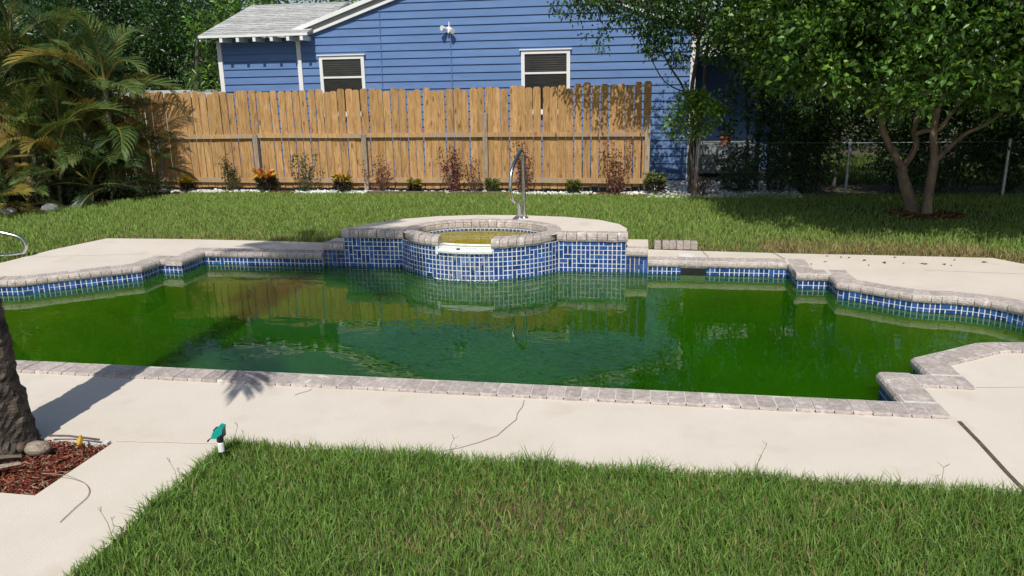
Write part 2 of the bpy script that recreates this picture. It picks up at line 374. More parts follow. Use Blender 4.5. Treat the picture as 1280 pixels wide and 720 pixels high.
LAWN_Y, LAWN_X = 3.30, -2.07
BED = [(-3.72, 2.69), (-2.67, 2.69), (-2.67, 3.235), (-3.72, 3.235)]
deck_out = [(-5.3, -2.0), (LAWN_X, -2.0), (LAWN_X, LAWN_Y), (4.9, LAWN_Y), (4.75, 6.4), (4.2, 7.3), (3.74, 7.97), (3.55, 8.24), (2.6, 8.27), (1.6, 8.28), (0.2, 8.36),
            (-3.5, 8.42), (-4.4, 8.47), (-5.5, 8.5), (-6.62, 8.46), (-6.80, 7.75), (-6.84, 7.1), (-7.1, 6.2), (-7.1, 4.2), (-6.3, 3.2), (-5.3, 2.4)]
deck_hole = offset(OPEN_PATH, CW - 0.012)
D = MB(); D.sheet([deck_out, deck_hole, BED], 0.0); D.skirt(deck_out, -0.06, 0.0); D.skirt(deck_hole, -0.06, 0.0, flip=True); D.skirt(BED, -0.06, 0, flip=True)
deck = tag(D.build('pool_deck', MT['concrete']), kind='structure')
def strip(name, pts, wid, z, mat, parent):
    p = MB(); n = len(pts)
    l = offset(pts, wid / 2, False); r_ = offset(pts, -wid / 2, False)
    p.add([(a[0], a[1], z) for a in l] + [(a[0], a[1], z) for a in r_], [(i, i + 1, n + i + 1, n + i) for i in range(n - 1)])
    return p.build(name, mat, parent)
strip('expansion_joint', [(1.70, 4.05), (1.703, 3.8), (1.698, 3.5), (1.70, 3.28)], 0.020, 0.004, MT['joint'], deck)
def wiggle(a, b, n, amp):
    o = []
    for i in range(n + 1):
        t = i / n; o.append((a[0] + (b[0] - a[0]) * t + random.uniform(-amp, amp), a[1] + (b[1] - a[1]) * t + random.uniform(-amp, amp)))
    return o
strip('crack', [(-0.63, 4.04), (-0.625, 3.95), (-0.64, 3.85), (-0.632, 3.77), (-0.67, 3.66), (-0.70, 3.56), (-0.78, 3.47), (-0.86, 3.40), (-0.93, 3.36)], 0.0035, 0.004, MT['crackm'], deck)
strip('crack', wiggle((-1.93, 4.05), (-1.99, 3.94), 4, 0.008), 0.004, 0.004, MT['crackm'], deck)
strip('saw_cut', wiggle((-2.66, 3.235), (-2.05, 3.29), 8, 0.003), 0.006, 0.004, MT['saw'], deck)
strip('saw_cut', wiggle((1.98, 4.56), (2.6, 4.66), 8, 0.002), 0.007, 0.004, MT['saw'], deck)
strip('saw_cut', wiggle((2.7, 7.62), (4.0, 7.50), 14, 0.003), 0.010, 0.004, MT['saw'], deck)
strip('saw_cut', wiggle((-6.8, 7.35), (-5.5, 7.62), 10, 0.003), 0.010, 0.004, MT['saw'], deck)
strip('crack', wiggle((1.50, 7.97), (1.42, 8.28), 4, 0.008), 0.008, 0.004, MT['crackm'], deck)
strip('crack', wiggle((0.72, 8.0), (0.68, 8.33), 4, 0.01), 0.006, 0.004, MT['crackm'], deck)

pool = tag(empty('swimming_pool', (0, 0, 0)), kind='structure')
def sx(t): t = max(0, min(1, t)); return t * t * (3 - 2 * t)
S = MB(); SPA_IN = [(0.10, 7.92), (-3.45, 7.92)]
tl = offset(OPEN_PATH, 0.028, False) + SPA_IN
S.skirt(tl, -1.9, -0.03, flip=True)
nx, ny = 60, 8; xs = np.linspace(-6.5, 3.2, nx); ys = np.linspace(4.1, 7.95, ny); b0 = len(S.v)
for y in ys:
    for x in xs:
        d = 0.13 + 0.20 * sx((x + 6.3) / 1.1) + 1.1 * sx((x + 5.4) / 2.6); dr = 0.12 + 0.22 * sx((3.1 - x) / 0.9) + 1.1 * sx((2.3 - x) / 1.5)
        S.v.append((x, y, WATER_Z - min(d, dr)))
for j in range(ny - 1):
    for i in range(nx - 1): a = b0 + j * nx + i; S.f.append([a, a + 1, a + nx + 1, a + nx])
S.build('shell', MT['plaster'], pool)
wl = offset(OPEN_PATH, 0.032, False) + SPA_IN
Wm = MB(); Wm.sheet([wl], WATER_Z); Wm.sheet([wl], -2.0); nfl = len(wl)
for i in range(len(Wm.f)):
    if Wm.f[i][0] >= nfl: Wm.f[i] = Wm.f[i][::-1]
Wm.f += [[i, nfl + i, nfl + (i + 1) % nfl, (i + 1) % nfl] for i in range(nfl)]
pool_water = tag(Wm.build('pool_water', MT['water']), kind='structure')

# ---- tiles: glazed chips with real joints in front of white grout
def blue():
    t = random.random(); v = random.uniform(0.7, 1.35)
    return (0.012 * v + 0.03 * t * t, (0.042 + 0.06 * t) * v, (0.17 + 0.15 * t) * v)
TP = 0.0475
def tile_wall(path, z0, z1, name, parent, skip=None, out=0.0022, closed=False, big=0.22):
    """path: face line, seen side on the left; chips proud of the grout by `out`"""
    t = MB(); rows = max(1, int(round((z1 - z0) / TP))); rh = (z1 - z0) / rows; g = 0.0062
    n = len(path)
    for i in range(n if closed else n - 1):
        a = Vector(path[i]); b = Vector(path[(i + 1) % n]); L_ = (b - a).length
        if L_ < 0.015: continue
        u = (b - a) / L_; nn = Vector((-u.y, u.x)); k = max(1, int(round(L_ / TP))); cw = L_ / k
        used = set()
        for r_ in range(rows):
            for c in range(k):
                if (r_, c) in used: continue
                p = a + u * ((c + .5) * cw)
                if skip and skip(p.x, p.y, z0 + (r_ + .5) * rh): continue
                w_, h_ = 1, 1; q = random.random()
                if q < big and r_ + 1 < rows: h_ = 2
                elif q < big * 1.9 and c + 1 < k and (r_, c + 1) not in used: w_ = 2
                for dr in range(h_):
                    for dc in range(w_): used.add((r_ + dr, c + dc))
                x0, x1 = c * cw + g / 2 + .0008, (c + w_) * cw - g / 2 - .0008; y0, y1 = z0 + r_ * rh + g / 2, z0 + (r_ + h_) * rh - g / 2
                tw = random.uniform(-0.0012, 0.0012); vs_ = []; cc = blue()
                for (dx, dz, o) in ((x0, y0, 0), (x1, y0, 0), (x1, y1, 0), (x0, y1, 0), (x0 + .002, y0 + .002, out + tw), (x1 - .002, y0 + .002, out - tw), (x1 - .002, y1 - .002, out), (x0 + .002, y1 - .002, out)):
                    q2 = a + u * dx + nn * o; vs_.append((q2.x, q2.y, dz))
                t.add(vs_, [(4, 5, 6, 7), (0, 1, 5, 4), (1, 2, 6, 5), (2, 3, 7, 6), (3, 0, 4, 7)], cc)
    o = t.build(name, MT['tile'], parent); o['kind'] = 'stuff'; return o
SKX0, SKX1 = 0.43, 0.69
twl = offset(OPEN_PATH, 0.022, False)
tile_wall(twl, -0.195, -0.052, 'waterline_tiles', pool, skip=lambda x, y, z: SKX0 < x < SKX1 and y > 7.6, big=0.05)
gb = MB(); gb.skirt([p for p in offset(OPEN_PATH, 0.023, False)], -0.2, -0.05, closed=False, flip=True); gb.build('grout', MT['grout'], pool)
sk = MB(); sk.box(SKX0, SKX1, 7.757, 7.775, -0.135, -0.062); sk.build('skimmer_mouth', MT['black'], pool)  # solid black block paints in the dark hollow of the skimmer opening
sl = MB(); n = 28
sl.add([(0.50 + 0.085 * math.cos(2 * PI * i / n), 8.06 + 0.085 * math.sin(2 * PI * i / n), z) for z in (0.0, 0.010) for i in range(n)],
       [tuple(range(n, 2 * n))] + [(i, (i + 1) % n, n + (i + 1) % n, n + i) for i in range(n)])
tag(sl.build('skimmer_lid', MT['label']), 'round white skimmer lid set in the deck behind the skimmer mouth', 'skimmer lid')

# ---- coping bricks
def brick_mesh(a, b, c, d, prof):
    """a,b water-side corners, c,d outer corners; prof: (fraction across, z)"""
    a, b, c, d = (Vector(p) for p in (a, b, c, d)); n = len(prof); vs_ = []
    for s0, s1 in ((a, c), (b, d)):
        for t, z in prof:
            p = s0.lerp(s1, t); vs_.append((p.x, p.y, z))
    cx = sum(v[0] for v in vs_) / len(vs_); cy = sum(v[1] for v in vs_) / len(vs_)
    loc = Vector((cx, cy, 0)); vs_ = [(v[0] - cx, v[1] - cy, v[2]) for v in vs_]
    fs = [(i, i + 1, n + i + 1, n + i) for i in range(n - 1)] + [tuple(range(n))[::-1], tuple(range(n, 2 * n))]
    me = bpy.data.meshes.new('coping_brick'); me.from_pydata(vs_, [], fs); me.update()
    return me, loc
def prof_pool(zt=0.018, zb=-0.052):
    h = zt - zb
    return [(0.10, zb), (0.03, zb + 0.12 * h), (0.0, zb + 0.35 * h), (0.005, zb + 0.62 * h), (0.05, zb + 0.86 * h), (0.13, zt - 0.001), (0.22, zt), (0.955, zt), (1.0, zt - 0.007), (1.0, zb)]
def prof_ring(zt, zb):
    h = zt - zb
    return [(0.06, zb), (0.0, zb + 0.25 * h), (0.0, zb + 0.6 * h), (0.06, zb + 0.88 * h), (0.18, zt), (0.82, zt), (0.94, zb + 0.88 * h), (1.0, zb + 0.6 * h), (1.0, zb + 0.25 * h), (0.94, zb)]
def place_brick(a, b, c, d, prof, parent):
    g = 0.0032; a, b, c, d = (Vector(p) for p in (a, b, c, d))
    e = (b - a); e2 = (d - c)
    if e.length < 0.012 and e2.length < 0.012: return
    e = e.normalized() * g if e.length > 0.006 else Vector((0, 0)); e2 = e2.normalized() * g if e2.length > 0.006 else Vector((0, 0))
    me, loc = brick_mesh(a + e, b - e, c + e2, d - e2, prof)
    loc.z = random.uniform(-0.0025, 0.0025)
    link('coping_brick', me, MT['coping'], parent, loc, (random.uniform(-.006, .006), random.uniform(-.006, .006), 0))
def coping_run(path, wdt, pitch, prof, parent):
    n = len(path); V = [Vector(p) for p in path]; om = [Vector(p) for p in offset(path, wdt, False)]
    for i in range(n - 1):
        a, b = V[i], V[i + 1]; L_ = (b - a).length; u = (b - a) / L_; nn = Vector((u.y, -u.x))
        s0, s1 = 0.0, L_; m0 = m1 = False
        if i > 0:
            w_ = (a - V[i - 1]).normalized(); cr = w_.x * u.y - w_.y * u.x
            if abs(w_.dot(u)) < 0.3: s0 = 0.0 if cr > 0 else wdt
            else: m0 = True
        if i < n - 2:
            w_ = (V[i + 2] - b).normalized(); cr = u.x * w_.y - u.y * w_.x
            if abs(w_.dot(u)) < 0.3: s1 = L_ + (wdt if cr > 0 else 0.0)
            else: m1 = True
        if s1 - s0 < 0.02: continue
        k = max(1, int(round((s1 - s0) / pitch))); js = [s0 + (s1 - s0) * j / k for j in range(k + 1)]
        for j in range(k):
            p0, p1 = a + u * js[j], a + u * js[j + 1]; q0, q1 = p0 + nn * wdt, p1 + nn * wdt
            if j == 0 and m0: q0 = om[i]
            if j == k - 1 and m1: q1 = om[i + 1]
            place_brick(p0, p1, q0, q1, prof, parent)
coping_run(OPEN_PATH, CW, 0.0995, prof_pool(), pool)
# mortar bed under the coping
mb_in = offset(OPEN_PATH, 0.018, False); mb_out = offset(OPEN_PATH, CW - 0.004, False); nm = len(mb_in); m_ = MB()
m_.add([(p[0], p[1], 0.0150) for p in mb_in] + [(p[0], p[1], 0.0150) for p in mb_out], [(i, nm + i, nm + i + 1, i + 1) for i in range(nm - 1)])
m_.skirt(mb_in, -0.05, 0.0150, closed=False, flip=True)
m_.build('mortar_bed', MT['mortar'], pool)

# ------------------------------------------------------------------ raised spa
spa = tag(empty('raised_spa', (CX, 8.2, 0)), 'raised oval spa with blue mosaic front, paver coping and spillway above the pool', 'spa')
spa_inv = Matrix.Translation(Vector((-CX, -8.2, 0)))
def spa_part(mbo, name, mat, smooth=False):
    mbo.v = [(v[0] - CX, v[1] - 8.2, v[2]) for v in mbo.v]; return mbo.build(name, mat, spa, smooth=smooth)
YS = 7.80; EC = (-1.68, 7.79); EA, EB = 0.85, 0.455; IA, IB = 0.71, 0.465; YI = 7.995; ARC_R = (EA * EA + EB * EB) / (2 * EB); SPX0, SPX1 = -2.03, -1.45; ZT = 0.27
def ell(a, b, ang): return (EC[0] + a * math.cos(ang), YI + b * math.sin(ang))
ARC_H = math.asin(EA / ARC_R)
def arc(t, o=0.0):                                                          # front bulge, t 0..1 from left to right, o = outward offset
    q = -ARC_H + 2 * ARC_H * t; return (EC[0] + (ARC_R + o) * math.sin(q), EC[1] + ARC_R - EB - (ARC_R + o) * math.cos(q))
def arc_y(x, o=0.0): return EC[1] + ARC_R - EB - math.sqrt((ARC_R + o) ** 2 - (x - EC[0]) ** 2)
def ang_at(x, a): return -math.acos(max(-1, min(1, (x - EC[0]) / a)))        # front half
a0i, a1i = ang_at(SPX0, IA), ang_at(SPX1, IA); a0o, a1o = ang_at(SPX0, EA), ang_at(SPX1, EA)
bulge = [arc(i / 34) for i in range(35)]
front = [(-3.2, YS), (-2.9, YS), (EC[0] - EA - 0.005, YS)] + bulge[1:-1] + [(EC[0] + EA + 0.005, YS), (-0.4, YS), (-0.13, YS)]
back = [(-0.13, 8.15), (-0.22, 8.42), (-0.45, 8.68), (-0.85, 8.86), (-1.42, 8.95), (-1.95, 8.93), (-2.4, 8.81), (-2.78, 8.58), (-3.03, 8.28), (-3.2, 7.97)]
ringL = [ell(IA, IB, -PI + (a0i + PI) * i / 10) for i in range(11)]        # from left tip round the front to the spill
ringB = [ell(IA, IB, PI * i / 40) for i in range(41)]                      # back half right -> left
ringR = [ell(IA, IB, a1i + (0 - a1i) * i / 12) for i in range(13)]         # spill -> right tip
fl = [p for p in front if p[0] <= SPX0 or p[1] >= YS - 1e-6 and p[0] < EC[0]] ; fr = [p for p in front if p[0] >= SPX1]
top_loop = fl + [(SPX0, arc_y(SPX0))] + ringL[::-1] + ringB[::-1][1:-1] + ringR[::-1] + [(SPX1, arc_y(SPX1))] + fr + back
SP = MB(); SP.sheet([top_loop], ZT); spa_part(SP, 'concrete_top', MT['concrete'])
SP = MB(); SP.skirt([front[-1]] + back + [front[0]], -0.06, ZT, closed=False); spa_part(SP, 'side_wall', MT['concrete'])
fz1 = 0.195
SP = MB(); SP.skirt(front, -0.45, 0.198, closed=False)
SP.skirt([ell(IA, IB, 2 * PI * i / 64) for i in range(64)], -0.3, 0.198, flip=True); spa_part(SP, 'grout', MT['grout'])
# tiles: columns follow the front; low under the spillway
def path_rs(path, step):
    o = [path[0]]; acc = 0
    for i in range(len(path) - 1):
        a = Vector(path[i]); b = Vector(path[i + 1]); L_ = (b - a).length; k = max(1, int(round(L_ / step)))
        for j in range(1, k + 1): p = a.lerp(b, j / k); o.append((p.x, p.y))
    return o
def spa_tiles(pth, z0, z1, nm, skip=None, big=0.1):
    o = tile_wall([(p[0] - CX, p[1] - 8.2) for p in pth], z0, z1, nm, spa, skip=skip, big=big); return o
arc_fine = [arc(i / 600) for i in range(601)]
def equal_arc(pts, step):
    cum = [0]
    for i in range(len(pts) - 1): cum.append(cum[-1] + (Vector(pts[i + 1]) - Vector(pts[i])).length)
    k = max(1, int(round(cum[-1] / step))); o = []; j = 0
    for i in range(k + 1):
        s = cum[-1] * i / k
        while j < len(cum) - 2 and cum[j + 1] < s: j += 1
        t = (s - cum[j]) / max(1e-9, cum[j + 1] - cum[j]); p = Vector(pts[j]).lerp(Vector(pts[j + 1]), t); o.append((p.x, p.y))
    return o
bul = equal_arc(arc_fine, TP * 2)
spill_skip = lambda x, y, z: z > 0.128 and SPX0 - CX < x < SPX1 - CX and y < 0
ZB = -0.1875
# the seen side must lie on the left of the path, so run it right to left
spa_tiles([(-0.13, YS), (EC[0] + EA + 0.005, YS)], ZB, fz1, 'mosaic_tiles')
spa_tiles(bul[::-1], ZB, fz1, 'mosaic_tiles', skip=spill_skip)
spa_tiles([(EC[0] - EA - 0.005, YS), (-3.2, YS)], ZB, fz1, 'mosaic_tiles')
spa_tiles(equal_arc([ell(IA - 0.002, IB - 0.002, 2 * PI * i / 400) for i in range(401)], TP), 0.10, 0.195, 'mosaic_tiles', skip=lambda x, y, z: SPX0 - CX < x < SPX1 - CX and y < -0.4)
# coping of the spa
class Off:                                                                   # brick helper in spa space
    pass
def spa_brick(a, b, c, d, prof):
    s = Vector((CX, 8.2)); place_brick(*(Vector(p) - s for p in (a, b, c, d)), prof, spa)
ring = ringL[::-1]
def ring_out(a, w_):
    a = (a + PI) % (2 * PI) - PI
    if a > 0: return ell(IA + w_ + .02, IB + w_, a)
    f_ = sx(min(1, -a / 0.5, (PI + a) / 0.5)); p, q = Vector(arc((a + PI) / PI, 0.026)), Vector(ell(IA + w_ + .02, IB + w_, a)); return tuple(q.lerp(p, f_))
def ring_run(angs, w_):
    for i in range(len(angs) - 1):
        p0, p1 = ell(IA, IB, angs[i]), ell(IA, IB, angs[i + 1])
        q0, q1 = ring_out(angs[i], w_), ring_out(angs[i + 1], w_)
        spa_brick(p0, p1, q0, q1, prof_ring(0.287, 0.192))
def ang_steps(a, b, n): return [a + (b - a) * i / n for i in range(n + 1)]
tot = ang_steps(a1i, 2 * PI + a0i, 40)
ring_run(tot, 0.135)
for (x0, x1) in ((-3.22, EC[0] - EA + 0.02), (EC[0] + EA - 0.02, -0.11)):
    k = int(round((x1 - x0) / 0.105))
    for j in range(k):
        xa, xb = x0 + (x1 - x0) * j / k, x0 + (x1 - x0) * (j + 1) / k
        spa_brick((xa, YS - 0.025), (xb, YS - 0.025), (xa, YS + 0.125), (xb, YS + 0.125), prof_ring(0.283, 0.192))
# mid-height steps beside the spa
for (x0, x1, nm) in ((-0.128, 0.10, 'R'), (-3.45, -3.202, 'L')):
    s_ = MB(); s_.box(x0, x1, YS + 0.01, 8.34 if nm == 'R' else 8.15, -0.4, 0.115); spa_part(s_, 'side_step', MT['concrete'])
    spa_tiles([(x1, YS + 0.003), (x0, YS + 0.003)], ZB, 0.05, 'mosaic_tiles')
    k = 2
    for j in range(k):
        xa, xb = x0 + (x1 - x0) * j / k, x0 + (x1 - x0) * (j + 1) / k
        spa_brick((xa, YS - 0.022), (xb, YS - 0.022), (xa, YS + 0.14), (xb, YS + 0.14), prof_ring(0.128, 0.048))
# spillway slab, wet white stone with a rough front
s_ = MB(); k = 22; bot = []; 
vs_ = []
for i in range(k + 1):
    x = SPX0 + (SPX1 - SPX0) * i / k; y = arc_y(x, 0.028); jy = random.uniform(-.006, .006)
    ai = ang_at(x, IA - 0.03); yi = YI + (IB - 0.03) * math.sin(ai)
    vs_ += [(x, y + jy, 0.140), (x, y + jy - .004, 0.163), (x, y + .016, 0.172), (x, yi, 0.170)]
fs = []
for i in range(k):
    b_ = 4 * i
    for j in range(3): fs.append((b_ + j, b_ + 4 + j, b_ + 5 + j, b_ + 1 + j))
    fs.append((b_ + 3, b_ + 7, b_ + 4, b_))
s_.add(vs_, fs); spa_part(s_, 'spillway_slab', MT['foam'])
for x in (SPX0, SPX1):
    s_ = MB(); s_.box(x - 0.012, x + 0.012, 7.36, 7.54, 0.12, 0.20); spa_part(s_, 'spillway_cheek', MT['grout'])
s_ = MB(); el_ = [ell(IA + .004, IB + .004, 2 * PI * i / 64) for i in range(64)]; s_.sheet([el_], 0.176); s_.sheet([el_], -0.28); nfl = 64
for i in range(len(s_.f)):
    if s_.f[i][0] >= nfl: s_.f[i] = s_.f[i][::-1]
s_.f += [[i, nfl + i, nfl + (i + 1) % nfl, (i + 1) % nfl] for i in range(nfl)]
tag(s_.build('spa_water', MT['spa_water']), kind='structure')
s_ = MB(); s_.sheet([el_], -0.26); spa_part(s_, 'basin_floor', MT['plaster'])
# thin falling water and its splash
m, nt, b = mat_new('falling_water'); nt.nodes.remove(b); L = nt.links.new
tc = nt.nodes.new('ShaderNodeTexCoord'); mp = nt.nodes.new('ShaderNodeMapping'); mp.inputs['Scale'].default_value = (60, 60, 7); L(tc.outputs['Object'], mp.inputs[0])
nz = nt.nodes.new('ShaderNodeTexNoise'); nz.inputs['Scale'].default_value = 1.0; nz.inputs['Detail'].default_value = 4; L(mp.outputs[0], nz.inputs['Vector'])
rp = ramp(nt, [(0.50, (0, 0, 0)), (0.72, (0.55, 0.55, 0.55))]); L(nz.outputs[0], rp.inputs[0])
tr = nt.nodes.new('ShaderNodeBsdfTransparent'); gl = nt.nodes.new('ShaderNodeBsdfGlossy'); gl.inputs['Roughness'].default_value = 0.15; dfw = nt.nodes.new('ShaderNodeBsdfDiffuse'); dfw.inputs[0].default_value = (.8, .85, .85, 1)
mg = nt.nodes.new('ShaderNodeMixShader'); mg.inputs[0].default_value = 0.5; L(gl.outputs[0], mg.inputs[1]); L(dfw.outputs[0], mg.inputs[2])
mx = nt.nodes.new('ShaderNodeMixShader'); L(rp.outputs[0], mx.inputs[0]); L(tr.outputs[0], mx.inputs[1]); L(mg.outputs[0], mx.inputs[2]); L(mx.outputs[0], nt.nodes['Material Output'].inputs[0])
MT['fall'] = m
s_ = MB(); k = 40; rows = 9; vs_ = []; fs = []
for i in range(k + 1):
    x = SPX0 + 0.01 + (SPX1 - SPX0 - 0.02) * i / k; y = arc_y(x, 0.034)
    for j in range(rows):
        t = j / (rows - 1); vs_.append((x, y - 0.012 * t - 0.004 * math.sin(i * 1.7), 0.162 - t * 0.292))
for i in range(k):
    for j in range(rows - 1): b_ = i * rows + j; fs.append((b_, b_ + 1, b_ + rows + 1, b_ + rows))
s_.add(vs_, fs); spa_part(s_, 'falling_water', MT['fall'], smooth=True)
fo = MB()
for i in range(170):
    x = random.uniform(SPX0 - .04, SPX1 + .05); y = arc_y(x, 0.03) - abs(random.gauss(0.01, 0.022))
    r_ = random.uniform(.003, .009); fo.sphere((x, y, WATER_Z + 0.0005), r_, 6, 3, (1, 1, .35))
fo.v = [(v[0], v[1], v[2]) for v in fo.v]
tag(fo.build('splash_foam', MT['foam']), 'white foam where the spillway water meets the green pool', 'foam', kind='stuff')
# ------------------------------------------------------------------ wooden fence
FY = 13.25
fence = tag(empty('wooden_fence', (0, FY, 0)), 'tall cedar picket privacy fence standing in front of the blue house', 'fence')
pk_meshes = []
for hgt in (1.70, 1.725, 1.74, 1.755):
    for wd in (0.124, 0.130):
        p = MB(); h = wd / 2; e = 0.028; t = 0.009
        o = [(-h, 0), (h, 0), (h, hgt - e), (h - e, hgt), (-h + e, hgt), (-h, hgt - e)]
        p.add([(x, -t, z) for x, z in o] + [(x, t, z) for x, z in o], [(0, 1, 2, 3, 4, 5), (11, 10, 9, 8, 7, 6)] + [(i, 6 + i, 6 + (i + 1) % 6, (i + 1) % 6) for i in range(6)])
        me = p.mesh('picket'); me.materials.append(MT['picket']); pk_meshes.append(me)
x = -13.2
POSTS = [-13.1, -10.95, -8.95, -6.97, -4.89, -2.68, 0.10]
while x < 0.08:
    shade = random.choice(pk_meshes)
    link('picket', shade, None, fence, (x, random.uniform(-.003, .003), 0.035 + random.uniform(-.012, .012) + (0.03 if x > -1.2 else 0)), (random.uniform(-.006, .006), random.gauss(0, 0.006), 0))
    x += random.gauss(0.1415, 0.0025)
for i, px in enumerate(POSTS):
    top = 1.34 if i == 5 else (1.28 if i == 6 else 1.0)
    p = MB(); p.box(-0.042, 0.042, -0.095, -0.012, -0.05, top, bev=0.006); p.build('post', MT['post'], fence, (px, 0, 0))
for i in range(len(POSTS) - 1):
    a, b = POSTS[i] + 0.043, POSTS[i + 1] - 0.043
    for z, hh in ((0.935, 0.075), (0.135, 0.085)):
        dz0, dz1 = random.uniform(-.012, .012), random.uniform(-.012, .012); y0, y1 = -0.062, -0.0135
        p = MB(); p.add([(a, y0, z + dz0), (b, y0, z + dz1), (b, y1, z + dz1), (a, y1, z + dz0), (a, y0, z + hh + dz0), (b, y0, z + hh + dz1), (b, y1, z + hh + dz1), (a, y1, z + hh + dz0)],
                        [(3, 2, 1, 0), (4, 5, 6, 7), (0, 1, 5, 4), (1, 2, 6, 5), (2, 3, 7, 6), (3, 0, 4, 7)])
        p.build('rail', MT['rail'], fence)

# ------------------------------------------------------------------ blue house
HY = 14.9
house = tag(empty('blue_house', (-3.0, HY, 0)), 'blue lap-sided house with white trim and grey shingle roof behind the fence', 'house')
def hpart(mbo, name, mat, parent=None, smooth=False):
    mbo.v = [(v[0] + 3.0, v[1] - HY, v[2]) for v in mbo.v]; return mbo.build(name, mat, parent or house, smooth=smooth)
XL, XM, XR, EAVE = -8.46, -6.76, 0.90, 2.80
XPK, SLOPE = -2.93, 0.33
def gable_z(x): return EAVE + 0.06 + SLOPE * (XPK - XM) - SLOPE * abs(x - XPK)
# core behind the boards
c = MB(); prof = [(XL + .02, -0.1), (XR - .02, -0.1), (XR - .02, 2.7), (XPK, gable_z(XPK) - .12), (XM, 2.7), (XL + .02, 2.7)]
c.add([(x, HY + .03, z) for x, z in prof] + [(x, HY + 7, z) for x, z in prof], [tuple(range(6)), tuple(range(11, 5, -1))] + [(i, (i + 1) % 6, 6 + (i + 1) % 6, 6 + i) for i in range(6)][:])
hpart(c, 'wall_core', MT['siding'])
PB = 0.1455; z = 0.02
while z < gable_z(XPK) - 0.12:
    segs = [(XL + 0.03, XM - 0.045), (XM + 0.045, XR - 0.05)] if z < 2.74 else None
    if segs is None:
        xa = XM - .02 + max(0.0, (z - EAVE - .06) / SLOPE); xb = 2 * XPK - xa; xb = min(xb, XR)
        if xb - xa < 0.3: break
        segs = [(xa, xb)]
    for a, b in segs:
        p = MB(); y0 = HY + 0.028; lo = HY - 0.004; hi = HY + 0.020; w_ = random.uniform(-.003, .003); e = min((b - a) / 2 - .01, (PB + .012) / SLOPE) if z > 2.74 else 0.0; a2, b2 = a + e, b - e
        p.add([(a, lo, z + w_), (b, lo, z - w_), (b, y0, z - w_), (a, y0, z + w_), (a2, hi, z + PB + .012), (b2, hi, z + PB + .012), (b2, y0, z + PB + .012), (a2, y0, z + PB + .012)],
              [(3, 2, 1, 0), (4, 5, 6, 7), (0, 1, 5, 4), (1, 2, 6, 5), (2, 3, 7, 6), (3, 0, 4, 7)])
        hpart(p, 'siding_board', MT['siding'])
    z += PB
for x0, x1 in ((XL - .045, XL + .045), (XM - .043, XM + .043), (XR - .05, XR + .05)):
    p = MB(); p.box(x0, x1, HY - 0.03, HY + 0.05, 0.0, 2.76); hpart(p, 'corner_board', MT['white'])
def window(x0, x1, z0, z1):
    f = MB(); fw = 0.065; y0, y1 = HY - 0.045, HY + 0.02
    f.box(x0, x0 + fw, y0, y1, z0, z1); f.box(x1 - fw, x1, y0, y1, z0, z1); f.box(x0 + fw, x1 - fw, y0, y1, z1 - fw, z1); f.box(x0 + fw, x1 - fw, y0, y1, z0, z0 + fw)
    o = hpart(f, 'window', MT['white'])
    zm = z0 + (z1 - z0) * 0.64
    g = MB(); g.box(x0 + fw, x1 - fw, HY - 0.012, HY + 0.0, z0 + fw, zm - .02); hpart(g, 'pane', MT['glass'], o)
    g = MB(); g.box(x0 + fw, x1 - fw, HY - 0.022, HY - 0.008, zm + .02, z1 - fw); hpart(g, 'pane', MT['glass'], o)
    g = MB(); g.box(x0 + fw + .001, x1 - fw - .001, HY - 0.035, HY + 0.0, zm - 0.018, zm + 0.018); hpart(g, 'meeting_rail', MT['white'], o)
    g = MB(); g.box(x0 - .03, x1 + .03, HY - 0.07, HY + .018, z1 + .002, z1 + .022); hpart(g, 'head_trim', MT['white'], o)
    g = MB(); g.box(x0 - .03, x1 + .03, HY - 0.075, HY + .018, z0 - .032, z0 - .002); hpart(g, 'sill', MT['white'], o)
    for k in range(7):                                                 # blind slats behind the glass read as faint bars
        zz = zm + .04 + k * (z1 - fw - zm - .06) / 7
        g = MB(); g.box(x0 + fw + .01, x1 - fw - .01, HY - 0.0245, HY - 0.0225, zz, zz + .006); hpart(g, 'louvre_edge', MT['louvre'], o)
window(-6.34, -5.41, 1.28, 2.42); window(-2.29, -1.36, 1.28, 2.43)
